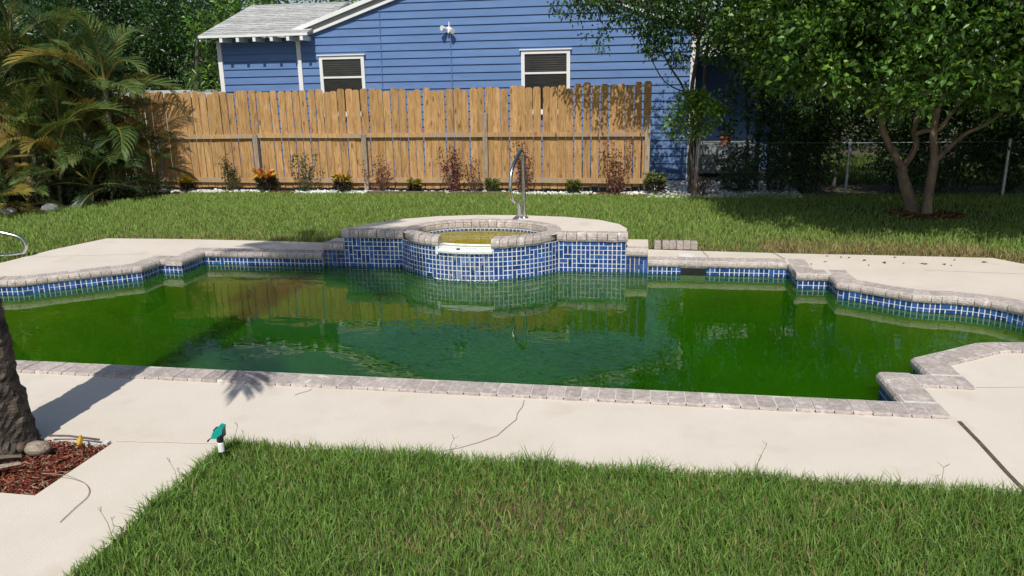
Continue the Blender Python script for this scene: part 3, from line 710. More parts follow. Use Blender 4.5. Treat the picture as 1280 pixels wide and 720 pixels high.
# main roof: two slopes, rake fascia, soffit
OV = 0.11
def zr(x): return gable_z(x) + 0.04
for sgn in (-1, 1):
    xe = XPK + sgn * (XPK - XM + 0.22); r_ = MB(); y0, y1 = HY - OV, HY + 7.2; t = 0.05
    xe_z = zr(XM) - SLOPE * 0.22
    r_.add([(XPK, y0, zr(XPK)), (xe, y0, xe_z), (xe, y1, xe_z), (XPK, y1, zr(XPK)), (XPK, y0, zr(XPK) + t), (xe, y0, xe_z + t), (xe, y1, xe_z + t), (XPK, y1, zr(XPK) + t)],
           [(0, 1, 2, 3), (7, 6, 5, 4), (0, 4, 5, 1), (1, 5, 6, 2), (2, 6, 7, 3)])
    ro = hpart(r_, 'roof', MT['shingle'])
    f = MB(); d = 0.075
    f.add([(XPK, y0 - .02, zr(XPK) + t + .005), (xe, y0 - .02, xe_z + t + .005), (xe, y0 - .02, xe_z + t - d), (XPK, y0 - .02, zr(XPK) + t - d), (XPK, y0 - .001, zr(XPK) + t + .005), (xe, y0 - .001, xe_z + t + .005), (xe, y0 - .001, xe_z + t - d), (XPK, y0 - .001, zr(XPK) + t - d)],
          [(0, 1, 2, 3), (7, 6, 5, 4), (0, 4, 5, 1), (3, 2, 6, 7), (1, 5, 6, 2), (0, 3, 7, 4)]); hpart(f, 'rake_fascia', MT['white'], ro)
    f = MB(); f.add([(XPK, y0, zr(XPK) - .004), (xe, y0, xe_z - .004), (xe, HY - .01, xe_z - .004), (XPK, HY - .01, zr(XPK) - .004)], [(0, 1, 2, 3)]); hpart(f, 'soffit', MT['soffit'], ro)
    f = MB(); ya, yb = HY - .05, HY + .02; z0a, z0b = zr(XPK) - .006, xe_z - .006
    f.add([(XPK, ya, z0a), (xe, ya, z0b), (xe, ya, z0b - .10), (XPK, ya, z0a - .10), (XPK, yb, z0a), (xe, yb, z0b), (xe, yb, z0b - .10), (XPK, yb, z0a - .10)],
          [(0, 1, 2, 3), (7, 6, 5, 4), (0, 4, 5, 1), (3, 2, 6, 7), (1, 5, 6, 2), (0, 3, 7, 4)]); hpart(f, 'rake_board', MT['soffit'], ro)
    f = MB(); z0a, z0b = zr(XPK) - .108, zr(XPK + sgn * (XPK - XM)) - .108; xw = XPK + sgn * (XPK - XM)
    f.add([(XPK, HY - .06, z0a), (xw, HY - .06, z0b), (xw, HY - .06, z0b - .055), (XPK, HY - .06, z0a - .055), (XPK, HY + .02, z0a), (xw, HY + .02, z0b), (xw, HY + .02, z0b - .055), (XPK, HY + .02, z0a - .055)],
          [(0, 1, 2, 3), (7, 6, 5, 4), (0, 4, 5, 1), (3, 2, 6, 7), (1, 5, 6, 2), (0, 3, 7, 4)]); hpart(f, 'frieze_board', MT['white'], ro)
# wing roof facing the yard, shingle courses as real overlapping strips
WX0, WX1, WY0, WY1, WZ0, WZ1 = -8.66, -6.40, HY - 0.36, HY + 1.95, 2.81, 3.60
wr = MB(); wr.add([(WX0, WY0, WZ0), (WX1, WY0, WZ0), (WX1, WY1, WZ1), (WX0, WY1, WZ1), (WX0, WY0, WZ0 + .03), (WX1, WY0, WZ0 + .03), (WX1, WY1, WZ1 + .03), (WX0, WY1, WZ1 + .03), (WX0, WY1 + 2.2, WZ0), (WX1 , WY1 + 2.2, WZ0)],
       [(3, 2, 1, 0), (0, 1, 5, 4), (1, 2, 6, 5), (3, 0, 4, 7), (4, 5, 6, 7), (7, 6, 9, 8), (3, 7, 8), (6, 2, 9)])
wro = hpart(wr, 'wing_roof', MT['shingle'])
nc = 17; sl_ = Vector((0, WY1 - WY0, WZ1 - WZ0)); sln = Vector((0, -(WZ1 - WZ0), WY1 - WY0)).normalized()
for k in range(nc):
    a = Vector((0, WY0 - .012, WZ0 + .03)) + sl_ * (k / nc); b = a + sl_ * (1 / nc) * 1.06; xx = WX0 - .015 + (0 if k % 2 else -0.11)
    p = MB()
    while xx < WX1:
        x0, x1 = max(xx, WX0 - .015), min(xx + 0.216, WX1); xx += 0.222
        if x1 - x0 < .03: continue
        j = random.uniform(0.008, .013); q = a + sln * j; q2 = b + sln * 0.003; a1 = a - sln * 0.0
        p.add([(x0, q.y, q.z), (x1, q.y, q.z), (x1, q2.y, q2.z), (x0, q2.y, q2.z), (x0, a1.y, a1.z), (x1, a1.y, a1.z)], [(0, 1, 2, 3), (4, 5, 1, 0), (4, 0, 3), (1, 5, 2)])
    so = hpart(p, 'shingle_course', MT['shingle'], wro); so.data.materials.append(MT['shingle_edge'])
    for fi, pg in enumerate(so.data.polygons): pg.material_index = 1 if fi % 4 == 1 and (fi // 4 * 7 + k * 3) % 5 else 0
f = MB(); f.box(WX0 - .01, WX1 + .012, WY0 - .03, WY0 - .003, WZ0 - .012, WZ0 + .035); hpart(f, 'eave_fascia', MT['white'], wro)
f = MB(); f.add([(WX0 - .012, WY0, WZ0 - .07), (WX0 - .012, WY0, WZ0 + .035), (WX0 - .012, WY1, WZ1 + .035), (WX0 - .012, WY1, WZ1 - .07), (WX0 + .02, WY0, WZ0 - .07), (WX0 + .02, WY0, WZ0 + .035), (WX0 + .02, WY1, WZ1 + .035), (WX0 + .02, WY1, WZ1 - .07)],
                [(0, 1, 2, 3), (7, 6, 5, 4), (0, 4, 5, 1), (0, 3, 7, 4), (1, 5, 6, 2)]); hpart(f, 'rake_board', MT['white'], wro)
for xt in (-8.2, -7.85, -7.5, -7.14, -6.8, -6.52):
    f = MB(); f.box(xt - .03, xt + .03, WY0 - .02, HY + .02, WZ0 - .10, WZ0 - .014); hpart(f, 'rafter_tail', MT['white'], wro)
# porch bay on the far side, in the shade of the trees
p = MB(); p.box(XR + .06, 3.0, HY + 1.9, HY + 2.05, 0, 2.35); hpart(p, 'porch_wall', MT['siding'])
p = MB(); p.box(XR + .06, 3.1, HY + 0.55, HY + 2.4, 2.33, 2.46); hpart(p, 'porch_roof', MT['shingle'])
p = MB(); p.box(XR + .06, 3.12, HY + 0.50, HY + 0.545, 2.27, 2.47); hpart(p, 'porch_fascia', MT['white'])
for k, (yy, zz) in enumerate(((0.60, 0.06), (0.62, 0.24), (0.64, 0.42))):
    p = MB(); p.box(1.15, 2.3, HY + yy, HY + yy + .03, zz, zz + .165); hpart(p, 'porch_skirt_board', MT['greyboard'])
p = MB(); p.box(1.12, 2.33, HY + .67, HY + 1.88, 0.05, 0.60); hpart(p, 'porch_floor', MT['greyboard'])

lt = tag(empty('security_light', (-3.68, HY - 0.005, 2.86)), 'white twin-head security floodlight with conduit on the blue gable wall', 'floodlight')
p = MB(); p.tube([(0, 0.012, 0), (0, -0.03, 0)], 0.045, 14); p.build('base_plate', MT['white'], lt)
for sg in (-1, 1):
    p = MB(); d = Vector((0.55 * sg, -0.75, 0.05 if sg < 0 else -0.35)).normalized(); a = Vector((0.02 * sg, -0.03, 0.0)); q = [a, a + d * .05, a + d * .06, a + d * .12, a + d * .15]
    p.tube(q, [.014, .014, .028, .045, .05], 12); p.build('lamp_head', MT['white'], lt, smooth=False)
p = MB(); p.tube([(0, -0.03, -0.03), (0, -0.055, -0.06), (0, -0.06, -0.085)], [.02, .026, .012], 10); p.build('motion_sensor', MT['white'], lt)
p = MB(); p.tube([(0.02, -0.01, -0.05), (0.022, -0.008, -0.6), (0.03, -0.008, -2.7)], 0.009, 8); p.build('conduit', MT['siding'], lt)
p = MB(); p.tube([(0.0, -0.0, 0.04), (0.0, -0.0, 0.13)], 0.012, 8); p.build('stub_pipe', MT['white'], lt)
cw_ = MB(); cw_.tube([(-5.05, HY - .012, 3.35), (-5.06, HY - .012, 2.4), (-5.09, HY - .012, 0.5)], 0.007, 6)
tag(cw_.build('wall_cable', MT['siding']), 'thin painted cable running down the blue wall beside the window with fence below', 'cable'); CAM_SCALE_Y['wall_cable'] = 15

# ------------------------------------------------------------------ neighbour's shed roof behind the fence
sh = tag(empty('neighbour_shed', (-11.5, 16.2, 0)), 'low shed with pale metal roof showing above the fence behind the palms', 'shed')
p = MB(); p.box(-2.0, 2.1, 0, 2.4, 0, 1.66); p.build('wall', MT['tan_wall'], sh)
p = MB(); p.add([(-2.2, -.25, 1.66), (2.25, -.25, 1.66), (2.25, 2.6, 1.80), (-2.2, 2.6, 1.80), (-2.2, -.25, 1.70), (2.25, -.25, 1.70), (2.25, 2.6, 1.84), (-2.2, 2.6, 1.84)], [(3, 2, 1, 0), (4, 5, 6, 7), (0, 1, 5, 4), (1, 2, 6, 5), (2, 3, 7, 6), (3, 0, 4, 7)]); p.build('roof', MT['shed_roof'], sh)

# ------------------------------------------------------------------ chain-link fence
CLY = 12.9
cl = tag(empty('chain_link_fence', (0.9, CLY, 0)), 'grey chain-link fence running from the wood fence end under the trees', 'fence')
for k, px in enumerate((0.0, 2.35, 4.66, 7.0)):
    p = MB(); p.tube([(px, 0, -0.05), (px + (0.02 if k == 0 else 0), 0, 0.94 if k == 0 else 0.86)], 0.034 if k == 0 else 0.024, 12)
    po = p.build('post', MT['wire' if k == 1 else 'galv'], cl, smooth=False)  # second post gets the darker wire metal, shade put into its colour
    p = MB(); p.sphere((px + (0.02 if k == 0 else 0), 0, 0.945 if k == 0 else 0.865), 0.037 if k == 0 else .027, 10, 6, (1, 1, .7)); p.build('post_cap', MT['galv'], po, smooth=True)
p = MB(); p.tube([(0.0, -0.03, 0.845), (2.35, -0.03, 0.825), (4.66, -.03, .835), (7.0, -.03, 0.83)], 0.003, 5); p.build('tension_wire', MT['wire'], cl)
p = MB(); pit = 0.055; hgt = 0.82
for k in range(int(7.0 / pit)):
    x0 = 0.05 + k * pit; n = int(hgt / pit) ; pts = [(x0 + (pit / 2 if j % 2 else -pit / 2) * 1.05, (0.004 if j % 2 else -0.004) - .03, 0.02 + j * pit / 1.0) for j in range(n + 1)]
    p.tube(pts, 0.0022, 3, caps=False)
o = p.build('wire_mesh', MT['wire'], cl)

# ------------------------------------------------------------------ small bits near the pool
rl = tag(empty('spa_handrail', (-1.36, 8.76, 0.27)), 'bent steel grab rail standing on the raised spa deck', 'handrail'); CAM_SCALE_Y[rl.name] = 0
def smooth_path(pts, k=6):
    o = []; V = [Vector(p) for p in pts]; n = len(V)
    for i in range(n - 1):
        p0, p1, p2, p3 = V[max(i - 1, 0)], V[i], V[i + 1], V[min(i + 2, n - 1)]
        for j in range(k):
            t = j / k; o.append(0.5 * ((2 * p1) + (-p0 + p2) * t + (2 * p0 - 5 * p1 + 4 * p2 - p3) * t * t + (-p0 + 3 * p1 - 3 * p2 + p3) * t ** 3))
    o.append(V[-1]); return o
p = MB(); p.tube(smooth_path([(0.02, 0.0, -0.02), (0.02, 0, .35), (0.015, 0, .70), (0.012, -.03, .77), (-.005, -.10, .77), (-.05, -.34, .62), (-.065, -.42, .45), (-.06, -.40, .31), (-.045, -.28, .23), (-.035, -.12, .20), (-.03, -.04, .12), (-.03, -.02, -0.02)]), 0.0205, 10)
p.build('tube', MT['chrome'], rl, smooth=True)
for q in ((0.02, 0.0), (-.03, -.02)):
    p = MB(); p.tube([(q[0], q[1], 0.0), (q[0], q[1], .012), (q[0], q[1], .018)], [.055, .05, .03], 14); p.build('flange', MT['chrome'], rl)
rl = tag(empty('pool_ladder_rail', (-6.83, 7.32, 0)), 'low curved steel rail at the deck edge beside the palm trunk', 'handrail')
p = MB(); p.tube(smooth_path([(-.55, -0.15, .36), (-.25, -0.05, .30), (-.03, 0.03, .23), (0.03, .05, .14), (0.0, .04, .05), (-.10, 0.0, .022), (-.3, -.06, .02), (-.55, -.15, .02)]), 0.02, 10); p.build('tube', MT['chrome'], rl, smooth=True)
p = MB(); p.tube([(-.56, -.15, 0), (-.56, -.15, .38)], .022, 10); p.build('post', MT['chrome'], rl)

for i in range(6):
    o = MB().box(-.036, .036, -.05, .05, 0, .092, bev=0.006).build('loose_paver', MT['paver'], None, (0.205 + i * 0.0765 + (0.012 if i > 0 else 0), 8.435, -0.005 + random.uniform(-.002, .002)), (0, 0, random.uniform(-.05, .05)))
    tag(o, 'grey paver in the short row edging the lawn beside the spa step', 'paver', 'row of loose pavers beside the spa')

# sprinkler
sp = tag(empty('lawn_sprinkler', (-2.0, 3.13, -0.03), 0.1), 'teal and black impact sprinkler on a spike at the lawn corner', 'sprinkler')
p = MB(); p.tube([(0, 0, 0), (0, 0, .075)], [.012, .014], 10); p.build('spike', MT['black'], sp)
p = MB(); p.tube([(0, 0, .07), (0, 0, .075), (0, 0, .118), (0, 0, .124)], [.012, .0155, .0155, .012], 14); p.build('riser', MT['label'], sp)
p = MB(); p.tube([(0, 0, .122), (0, 0, .128), (0, 0, .152), (0, 0, .155)], [.012, .017, .017, .013], 12); p.build('swivel', MT['black'], sp)
p = MB(); p.box(-.022, .026, -.016, .016, .150, .200, bev=.006); hd = p.build('body', MT['black'], sp)
cv = [(-.038, .150), (-.024, .182), (.008, .214), (.028, .208), (.022, .174), (-.014, .148)]
p = MB(); p.add([(x_, -.021, z_) for x_, z_ in cv] + [(x_, .021, z_) for x_, z_ in cv], [(5, 4, 3, 2, 1, 0)[::-1], (6, 7, 8, 9, 10, 11)[::-1]] + [(i, 6 + i, 6 + (i + 1) % 6, (i + 1) % 6) for i in range(6)]); p.build('cover', MT['teal'], sp)
p = MB(); p.tube([(-.02, 0, .152), (-.05, -.004, .140), (-.062, -.006, .128)], [.004, .003, .005], 6); p.build('deflector_arm', MT['black'], sp)
sp = tag(empty('garden_light_stake', (4.15, 8.85, -0.03)), 'small black garden stake at the lawn edge by the right-hand deck', 'garden stake')
p = MB(); p.tube([(0, 0, 0), (0, 0, .08)], .012, 8); p.build('spike', MT['black'], sp)
p = MB(); p.tube([(0, 0, .07), (0, 0, .08), (-.02, -.03, .13), (-.024, -.036, .14)], [.015, .03, .034, .02], 10); p.build('head', MT['black'], sp)

# ------------------------------------------------------------------ foreground palm and its mulch bed
pm = tag(empty('palm_tree', (-3.235, 3.08, 0)), 'thick rough-barked palm trunk rising from the red mulch bed beside the pool', 'palm tree')
TH_, rings_, sd_ = 5.45, 240, 48; V = []; F = []
for i in range(rings_ + 1):
    t = i / rings_; zz = -0.05 + t * TH_; r_ = 0.128 + 0.075 * math.exp(-zz / 0.28) + 0.012 * math.exp(-((zz - 1.2) / 1.0) ** 2)
    lx = 0.004 * zz
    for k in range(sd_):
        a = 2 * PI * k / sd_; ph = zz * 18 + 1.2 * math.sin(a * 2) + 0.7 * math.sin(a * 3 + 1.0)
        saw = (ph / (2 * PI)) % 1.0
        rr = r_ + 0.017 * (saw - 0.5) + random.uniform(-.007, .007) + 0.005 * math.sin(a * 9 + zz * 3)
        V.append((lx + rr * math.cos(a), rr * math.sin(a), zz))
for i in range(rings_):
    for k in range(sd_): k2 = (k + 1) % sd_; F.append((i * sd_ + k, i * sd_ + k2, (i + 1) * sd_ + k2, (i + 1) * sd_ + k))
p = MB(); p.add(V, F); p.build('trunk', MT['palm_bark'], pm)

def frond_mesh(name, length, droop, nl, ll, base_col, tip_col, vee=0.6, lift=0.35, dead=0.0, seed=0, stem_col=(0.22, 0.25, 0.05), lw=0.02, start=0.14):
    """one pinnate leaf along +X: arching rachis, two rows of narrow folded leaflets"""
    rs = random.Random(seed); nseg = 14; P = []; a = lift
    p = Vector((0, 0, 0)); ds = length / nseg
    for i in range(nseg + 1):
        P.append(p.copy()); p = p + Vector((math.cos(a), 0, math.sin(a))) * ds; a -= droop / nseg * (0.5 + 1.0 * i / nseg)
    mbo = MB(); mbo.tube(P, [0.016 * length * (1 - 0.85 * i / nseg) + .0015 for i in range(nseg + 1)], 5, c=stem_col)
    for i in range(nl):
        t = start + (1 - start) * (i / (nl - 1)); f = t * nseg; k = min(int(f), nseg - 1); q = P[k].lerp(P[k + 1], f - k); tg = (P[k + 1] - P[k]).normalized()
        nrm = Vector((-tg.z, 0, tg.x))
        L_ = ll * (0.45 + 0.75 * math.sin(PI * min(1, 0.12 + t * 0.86)))
        for sgn in (-1, 1):
            sweep = 0.55 + 0.55 * t + rs.uniform(-.08, .08); side = Vector((0, sgn, 0))
            d0 = (tg * math.sin(sweep) + side * math.cos(sweep) * math.cos(vee) + nrm * math.sin(vee) * math.cos(sweep)).normalized()
            Lq = L_ * rs.uniform(.85, 1.1); wv = tg.cross(d0).cross(d0).normalized() * lw * 0.5
            m1 = q + d0 * Lq * .45; m2 = q + d0 * Lq * 0.8 + Vector((0, 0, -0.10 * Lq)); e = q + d0 * Lq + Vector((0, 0, -0.30 * Lq))
            mixv = rs.random() * 0.6 + 0.4 * t; cc = [base_col[j] * (1 - mixv) + tip_col[j] * mixv for j in range(3)]
            if rs.random() < dead: cc = [0.30, 0.21, 0.06]
            g = rs.uniform(.75, 1.25); cc = tuple(x_ * g for x_ in cc)
            mbo.add([q - wv * .4, q + wv * .4, m1 + wv, m1 - wv, m2 + wv * .7, m2 - wv * .7, e], [(0, 1, 2, 3), (3, 2, 4, 5), (5, 4, 6)], cc)
    return mbo.mesh(name)
CG = ((0.030, 0.075, 0.018), (0.06, 0.125, 0.025))
FR_T = [frond_mesh('frond', 1.7 + .15 * k, 1.3 + .25 * k, 46, 0.50, CG[0], CG[1], lift=0.6, seed=50 + k, lw=.03) for k in range(3)]
for me in FR_T: me.materials.append(MT['frond'])
for k in range(20):
    el = random.choice((0.9, 0.55, 0.2, -0.15)); az = k * 2.399
    link('frond', FR_T[k % 3], None, pm, (-.02 + .06 * math.cos(az), .06 * math.sin(az), TH_ - .08), (0, -el, az)).scale = (.72, .72, .72)
link('frond', FR_T[2], None, pm, (0.05, -.05, 2.5), (0, 0.05, -0.80)).scale = (.75, .75, .75)          # low leaf added out of view to cast the frond shadow on the coping

def chips(n, xr, yr, z, size, cols, name, label, cat, mat, inside=None, flat=0.25, thick=0.3, zj=0.02):
    V = []; T = []; C = []; 
    cube = np.array([[-1, -1, -1], [1, -1, -1], [1, 1, -1], [-1, 1, -1], [-1, -1, 1], [1, -1, 1], [1, 1, 1], [-1, 1, 1]], float) * 0.5
    fq = np.array([[3, 2, 1, 0], [4, 5, 6, 7], [0, 1, 5, 4], [1, 2, 6, 5], [2, 3, 7, 6], [3, 0, 4, 7]])
    m_ = 0
    for i in range(n):
        x_, y_ = random.uniform(*xr), random.uniform(*yr)
        if inside and not inside(x_, y_): continue
        s = random.uniform(*size); sc = np.array([s, s * random.uniform(flat, flat * 1.6), s * thick * random.uniform(.6, 1.2)])
        q = cube * sc * (1 + RNG.uniform(-.22, .22, (8, 3)))
        E_ = Matrix.Rotation(random.uniform(0, 6.28), 3, 'Z') @ Matrix.Rotation(random.gauss(0, .35), 3, 'Y') @ Matrix.Rotation(random.gauss(0, .3), 3, 'X')
        V.append(q @ np.array(E_).T + np.array([x_, y_, z + random.uniform(0, zj)])); T.append(fq + 8 * m_); m_ += 1
        c0 = random.choice(cols); g = random.uniform(.7, 1.3); C.append(np.tile(np.array(c0) * g, (8, 1)))
    me = np_mesh(name, np.concatenate(V), np.concatenate(T), np.concatenate(C))
    o = tag(link(name, me, mat), label, cat, kind='stuff'); CAM_SCALE_Y[o.name] = None if name == 'leaf_litter' else (yr[0] + yr[1]) / 2
    if name == 'leaf_litter': cam_scale_mesh(me)
    return o
def cam_scale_mesh(me):  # scales the vertices about the camera, row by row
    n_ = len(me.vertices); a = np.zeros(n_ * 3, np.float32); me.vertices.foreach_get('co', a); a = a.reshape(-1, 3); k = cam_scale(a[:, 1])[:, None]
    a = a * k; a[:, 2] += CAM_PIVOT_H * (1 - k[:, 0]); me.vertices.foreach_set('co', a.ravel()); me.update()
RED = [(0.20, 0.045, 0.028), (0.27, 0.075, 0.045), (0.14, 0.03, 0.02), (0.30, 0.13, 0.08), (0.10, 0.028, 0.02), (0.36, 0.22, 0.14)]
chips(6500, (-3.72, -2.68), (2.70, 3.225), -0.035, (0.010, 0.040), RED, 'red_mulch', 'shredded red bark mulch in the square bed round the palm trunk', 'mulch', MT['mulch'], flat=0.12, thick=0.10, zj=0.035)
p = MB(); p.box(-3.72, -2.69, 3.205, 3.234, -.03, .006); tag(p.build('bed_edging', MT['mortar']), 'pale mortar strip along the back of the mulch bed', 'edging')
hs = tag(empty('coconut_husk', (-2.995, 3.05, 0.03), 0.3), 'dry grey coconut husk lying on red mulch against the palm trunk', 'coconut husk')
p = MB(); p.sphere((0.03, 0, 0), .048, 14, 9, (1.35, .9, .8), lump=.05); p.build('shell', MT['husk'], hs, smooth=True)
p = MB(); p.sphere((-.045, 0, .012), .028, 10, 7, (.8, 1, 1), lump=.06); p.build('cap', MT['timber'], hs, smooth=True)
def shard(loc, rot, l, wd, label, mat):
    p = MB(); n = 9
    for sz in (1, -1):
        pass
    pts = []
    for i in range(n + 1):
        t = i / n; wq = wd * (0.35 + 0.65 * math.sin(PI * min(.95, .1 + t))) ; pts.append((t * l - l / 2, wq, 0.012 * math.sin(PI * t)))
    vs_ = []
    for x_, wq, z_ in pts: vs_ += [(x_, -wq / 2, z_), (x_, 0, z_ + .010), (x_, wq / 2, z_ + random.uniform(-.003, .003)), (x_, 0, z_ - .008)]
    fs = []
    for i in range(n):
        for j in range(4): fs.append((4 * i + j, 4 * i + 4 + j, 4 * i + 4 + (j + 1) % 4, 4 * i + (j + 1) % 4))
    fs += [(0, 1, 2, 3), (4 * n + 3, 4 * n + 2, 4 * n + 1, 4 * n)]
    p.add(vs_, fs); o = p.build(label[0], mat, None, loc, rot); tag(o, label[1], label[2]); return o
shard((-3.02, 2.83, .025), (0.1, 0, 0.75), .24, .05, ('bark_piece', 'pale split palm bark piece lying on the red mulch', 'bark'), MT['husk'])
shard((-3.12, 2.90, .03), (0.0, 0.1, 0.7), .30, .05, ('bark_piece', 'dark curled palm bark piece beside the coconut husk', 'bark'), MT['timber'])
LEAFY = attr_mat('yellow_leaf', 0.6)
shard((-2.79, 3.14, .045), (0.5, -0.7, 1.9), .055, .03, ('fallen_leaf', 'curled yellow leaf standing on the mulch by the bed edge', 'leaf'), surf('yellow_leaf_skin', (0.55, 0.36, 0.02), (0.35, 0.17, 0.03), 20, .6))
p = MB(); p.tube(smooth_path([(-2.75, 2.83, .03), (-2.62, 2.83, .028), (-2.5, 2.80, .012), (-2.42, 2.72, .006), (-2.40, 2.6, .006), (-2.385, 2.5, .005)]), 0.0018, 5); tag(p.build('dry_twig', MT['husk']), 'thin dry twig curving from the mulch onto the deck', 'twig')
p = MB(); p.tube([(-2.72, 3.19, .03), (-2.9, 3.2, .035), (-3.0, 3.18, .04)], .006, 5); tag(p.build('dry_twig', MT['timber']), 'short brown twig on the back edge of the mulch bed', 'twig')
# ------------------------------------------------------------------ grass
def blades(pts, h, wd, cols, seg=2, lean=0.35, zc=-0.03, dry=None):
    """pts (n,2). One curved, tapering blade per point; returns V,T,C"""
    n = len(pts); az = RNG.uniform(0, 2 * PI, n); H = h * RNG.uniform(.45, 1.15, n); W = wd * RNG.uniform(.7, 1.3, n)
    ln = np.abs(RNG.normal(0, lean, n)) + .06; bx, by = np.cos(az) * ln * H, np.sin(az) * ln * H
    fa = RNG.uniform(0, 2 * PI, n); sxv, syv = np.cos(fa) * W / 2, np.sin(fa) * W / 2
    z0 = np.full(n, zc)
    P0 = np.stack([pts[:, 0], pts[:, 1], z0], 1); side = np.stack([sxv, syv, np.zeros(n)], 1)
    M1 = P0 + np.stack([bx * .35, by * .35, H * .55], 1); TP_ = P0 + np.stack([bx, by, H * (1 - .25 * ln)], 1)
    V = np.stack([P0 - side, P0 + side, M1 - side * .8, M1 + side * .8, TP_], 1).reshape(-1, 3)
    b = np.arange(n)[:, None] * 5
    T = np.concatenate([b + np.array([[0, 1, 3]]), b + np.array([[0, 3, 2]]), b + np.array([[2, 3, 4]])], 0)
    k = RNG.random(n)[:, None]; c = np.array(cols[0]) * (1 - k) + np.array(cols[1]) * k
    if dry is not None:
        d = dry(pts)[:, None]; c = c * (1 - d) + np.array((0.36, 0.26, 0.13)) * d * RNG.uniform(.7, 1.2, (n, 1))
    c *= RNG.uniform(.7, 1.3, (n, 1))
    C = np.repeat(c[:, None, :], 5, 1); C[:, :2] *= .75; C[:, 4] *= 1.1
    return V, T, C.reshape(-1, 3)
def lump(pts, s, seed):
    r = np.random.default_rng(seed); v = np.zeros(len(pts))
    for i in range(7):
        a = r.uniform(0, 2 * PI); k = s * r.uniform(.6, 2.2); v += np.sin((pts[:, 0] * np.cos(a) + pts[:, 1] * np.sin(a)) * k + r.uniform(0, 6))
    return v / 7
# front lawn
n = 235000; pts = np.stack([RNG.uniform(LAWN_X - .02, 4.7, n), RNG.uniform(0.9, LAWN_Y + .015, n)], 1)
keep = (RNG.random(n) < np.clip(1.25 - 0.10 * np.maximum(0, pts[:, 0] - 2.2) * 3, .3, 1)); pts = pts[keep]
l1 = lump(pts, 3.0, 1); edge = np.minimum(LAWN_Y - pts[:, 1], pts[:, 0] - LAWN_X)
bare = np.exp(-(((pts[:, 0] + .35) / .35) ** 2 + ((pts[:, 1] - 2.85) / .16) ** 2)) * .75 + np.exp(-(((pts[:, 0] + .95) / .18) ** 2 + ((pts[:, 1] - 2.55) / .1) ** 2)) * .6
keep = RNG.random(len(pts)) > bare * .5; pts = pts[keep]; l1 = l1[keep]; bare = bare[keep]
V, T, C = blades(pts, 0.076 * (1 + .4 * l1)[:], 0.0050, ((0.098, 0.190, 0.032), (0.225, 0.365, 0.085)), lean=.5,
                 dry=lambda p: np.clip((RNG.random(len(p)) < .075 + bare * .4 + .10 * (lump(p, 5.0, 21) > .25)) * RNG.uniform(.5, 1, len(p)), 0, 1))
# longer blades along the untrimmed edge
n2 = 5200; e1 = np.stack([RNG.uniform(LAWN_X, 4.6, n2), LAWN_Y - np.abs(RNG.normal(0, .05, n2))], 1); e2 = np.stack([LAWN_X + np.abs(RNG.normal(0, .05, n2 // 2)), RNG.uniform(0.9, LAWN_Y, n2 // 2)], 1)
ep = np.concatenate([e1, e2]); clump = np.clip(.5 + .9 * lump(ep, 9.0, 33), .15, 1.2)
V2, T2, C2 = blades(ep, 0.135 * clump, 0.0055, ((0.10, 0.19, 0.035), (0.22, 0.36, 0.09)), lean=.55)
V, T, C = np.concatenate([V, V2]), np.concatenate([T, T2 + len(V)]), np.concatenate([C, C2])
fl_ = tag(link('front_lawn_grass', np_mesh('front_lawn_grass', V, T, C), MT['grass']), 'thick green lawn on the near side of the pool deck', 'grass', kind='stuff')
# seed stalks leaning over the deck edge
st = [(-2.09, 2.9, .07, -.06, .04), (-2.02, 3.28, .06, -.03, .10), (0.55, 3.31, .10, .07, .12), (1.35, 3.3, .08, .02, .05), (-2.1, 2.45, .07, -.08, .05), (-0.9, 3.32, .07, .02, .04)]
for i, (x_, y_, h_, dx, dy) in enumerate(st):
    p = MB(); p.tube([(x_, y_, -.03), (x_ + dx * .4, y_ + dy * .4, h_ * .6), (x_ + dx, y_ + dy, h_)], [.0016, .0013, .0009], 4, c=(.16, .2, .06))
    for k in range(3): p.tube([(x_ + dx, y_ + dy, h_), (x_ + dx + random.uniform(-.03, .03), y_ + dy + .01, h_ + random.uniform(.008, .022))], [.0012, .0008], 3, c=(.2, .19, .08))
    tag(p.build('grass_stalk', MT['grass']), 'thin seeding grass stalk leaning over the deck from the front lawn', 'grass stalk', 'seed stalks along the front lawn edge')
# rear lawn
def back_edge(x):
    xp = [-14, -8.2, -6.9, -6.80, -6.62, -5.5, -4.4, -3.5, -3.25, -3.03, -2.78, -2.4, -1.95, -1.42, -.85, -.45, -.22, -.1, .2, .68, 1.6, 3.55, 3.74, 4.2, 4.8, 5.0, 9]
    yp = [4.5, 5.5, 6.2, 7.75, 8.46, 8.5, 8.47, 8.42, 8.42, 8.45, 8.62, 8.84, 8.95, 8.97, 8.88, 8.70, 8.46, 8.42, 8.49, 8.49, 8.28, 8.24, 7.97, 7.3, 6.4, 3.3, 3.0]
    return np.interp(x, xp, yp)
def lawn_end(x): return np.interp(x, [-14, -10.2, -9.3, -8.7, -8.0, 0.3, 1.2, 9], [8.2, 9.6, 10.35, 11.6, 12.76, 12.80, 12.75, 13.3])
n = 430000; pts = np.stack([RNG.uniform(-11.5, 8.5, n), RNG.uniform(3.0, 13.3, n)], 1)
be = back_edge(pts[:, 0]); keep = (pts[:, 1] > be - .012) & (pts[:, 1] < lawn_end(pts[:, 0]) + RNG.normal(0, .05, n)); keep &= ~((pts[:, 0] < -7.2) & (pts[:, 1] < 6.0) & (RNG.random(n) < .6))
pts = pts[keep]; be = be[keep]
de = pts[:, 1] - be
dryf = np.clip(np.exp(-de / .36) * np.where(pts[:, 0] > 1.35, 1.6, .55) + .45 * np.exp(-((de - .35) / .35) ** 2) * (pts[:, 0] > 1.3) * (pts[:, 0] < 6), 0, 1)
shade = np.exp(-(((pts[:, 0] - 3.8) / 2.0) ** 2 + ((pts[:, 1] - 11.3) / 1.0) ** 2))
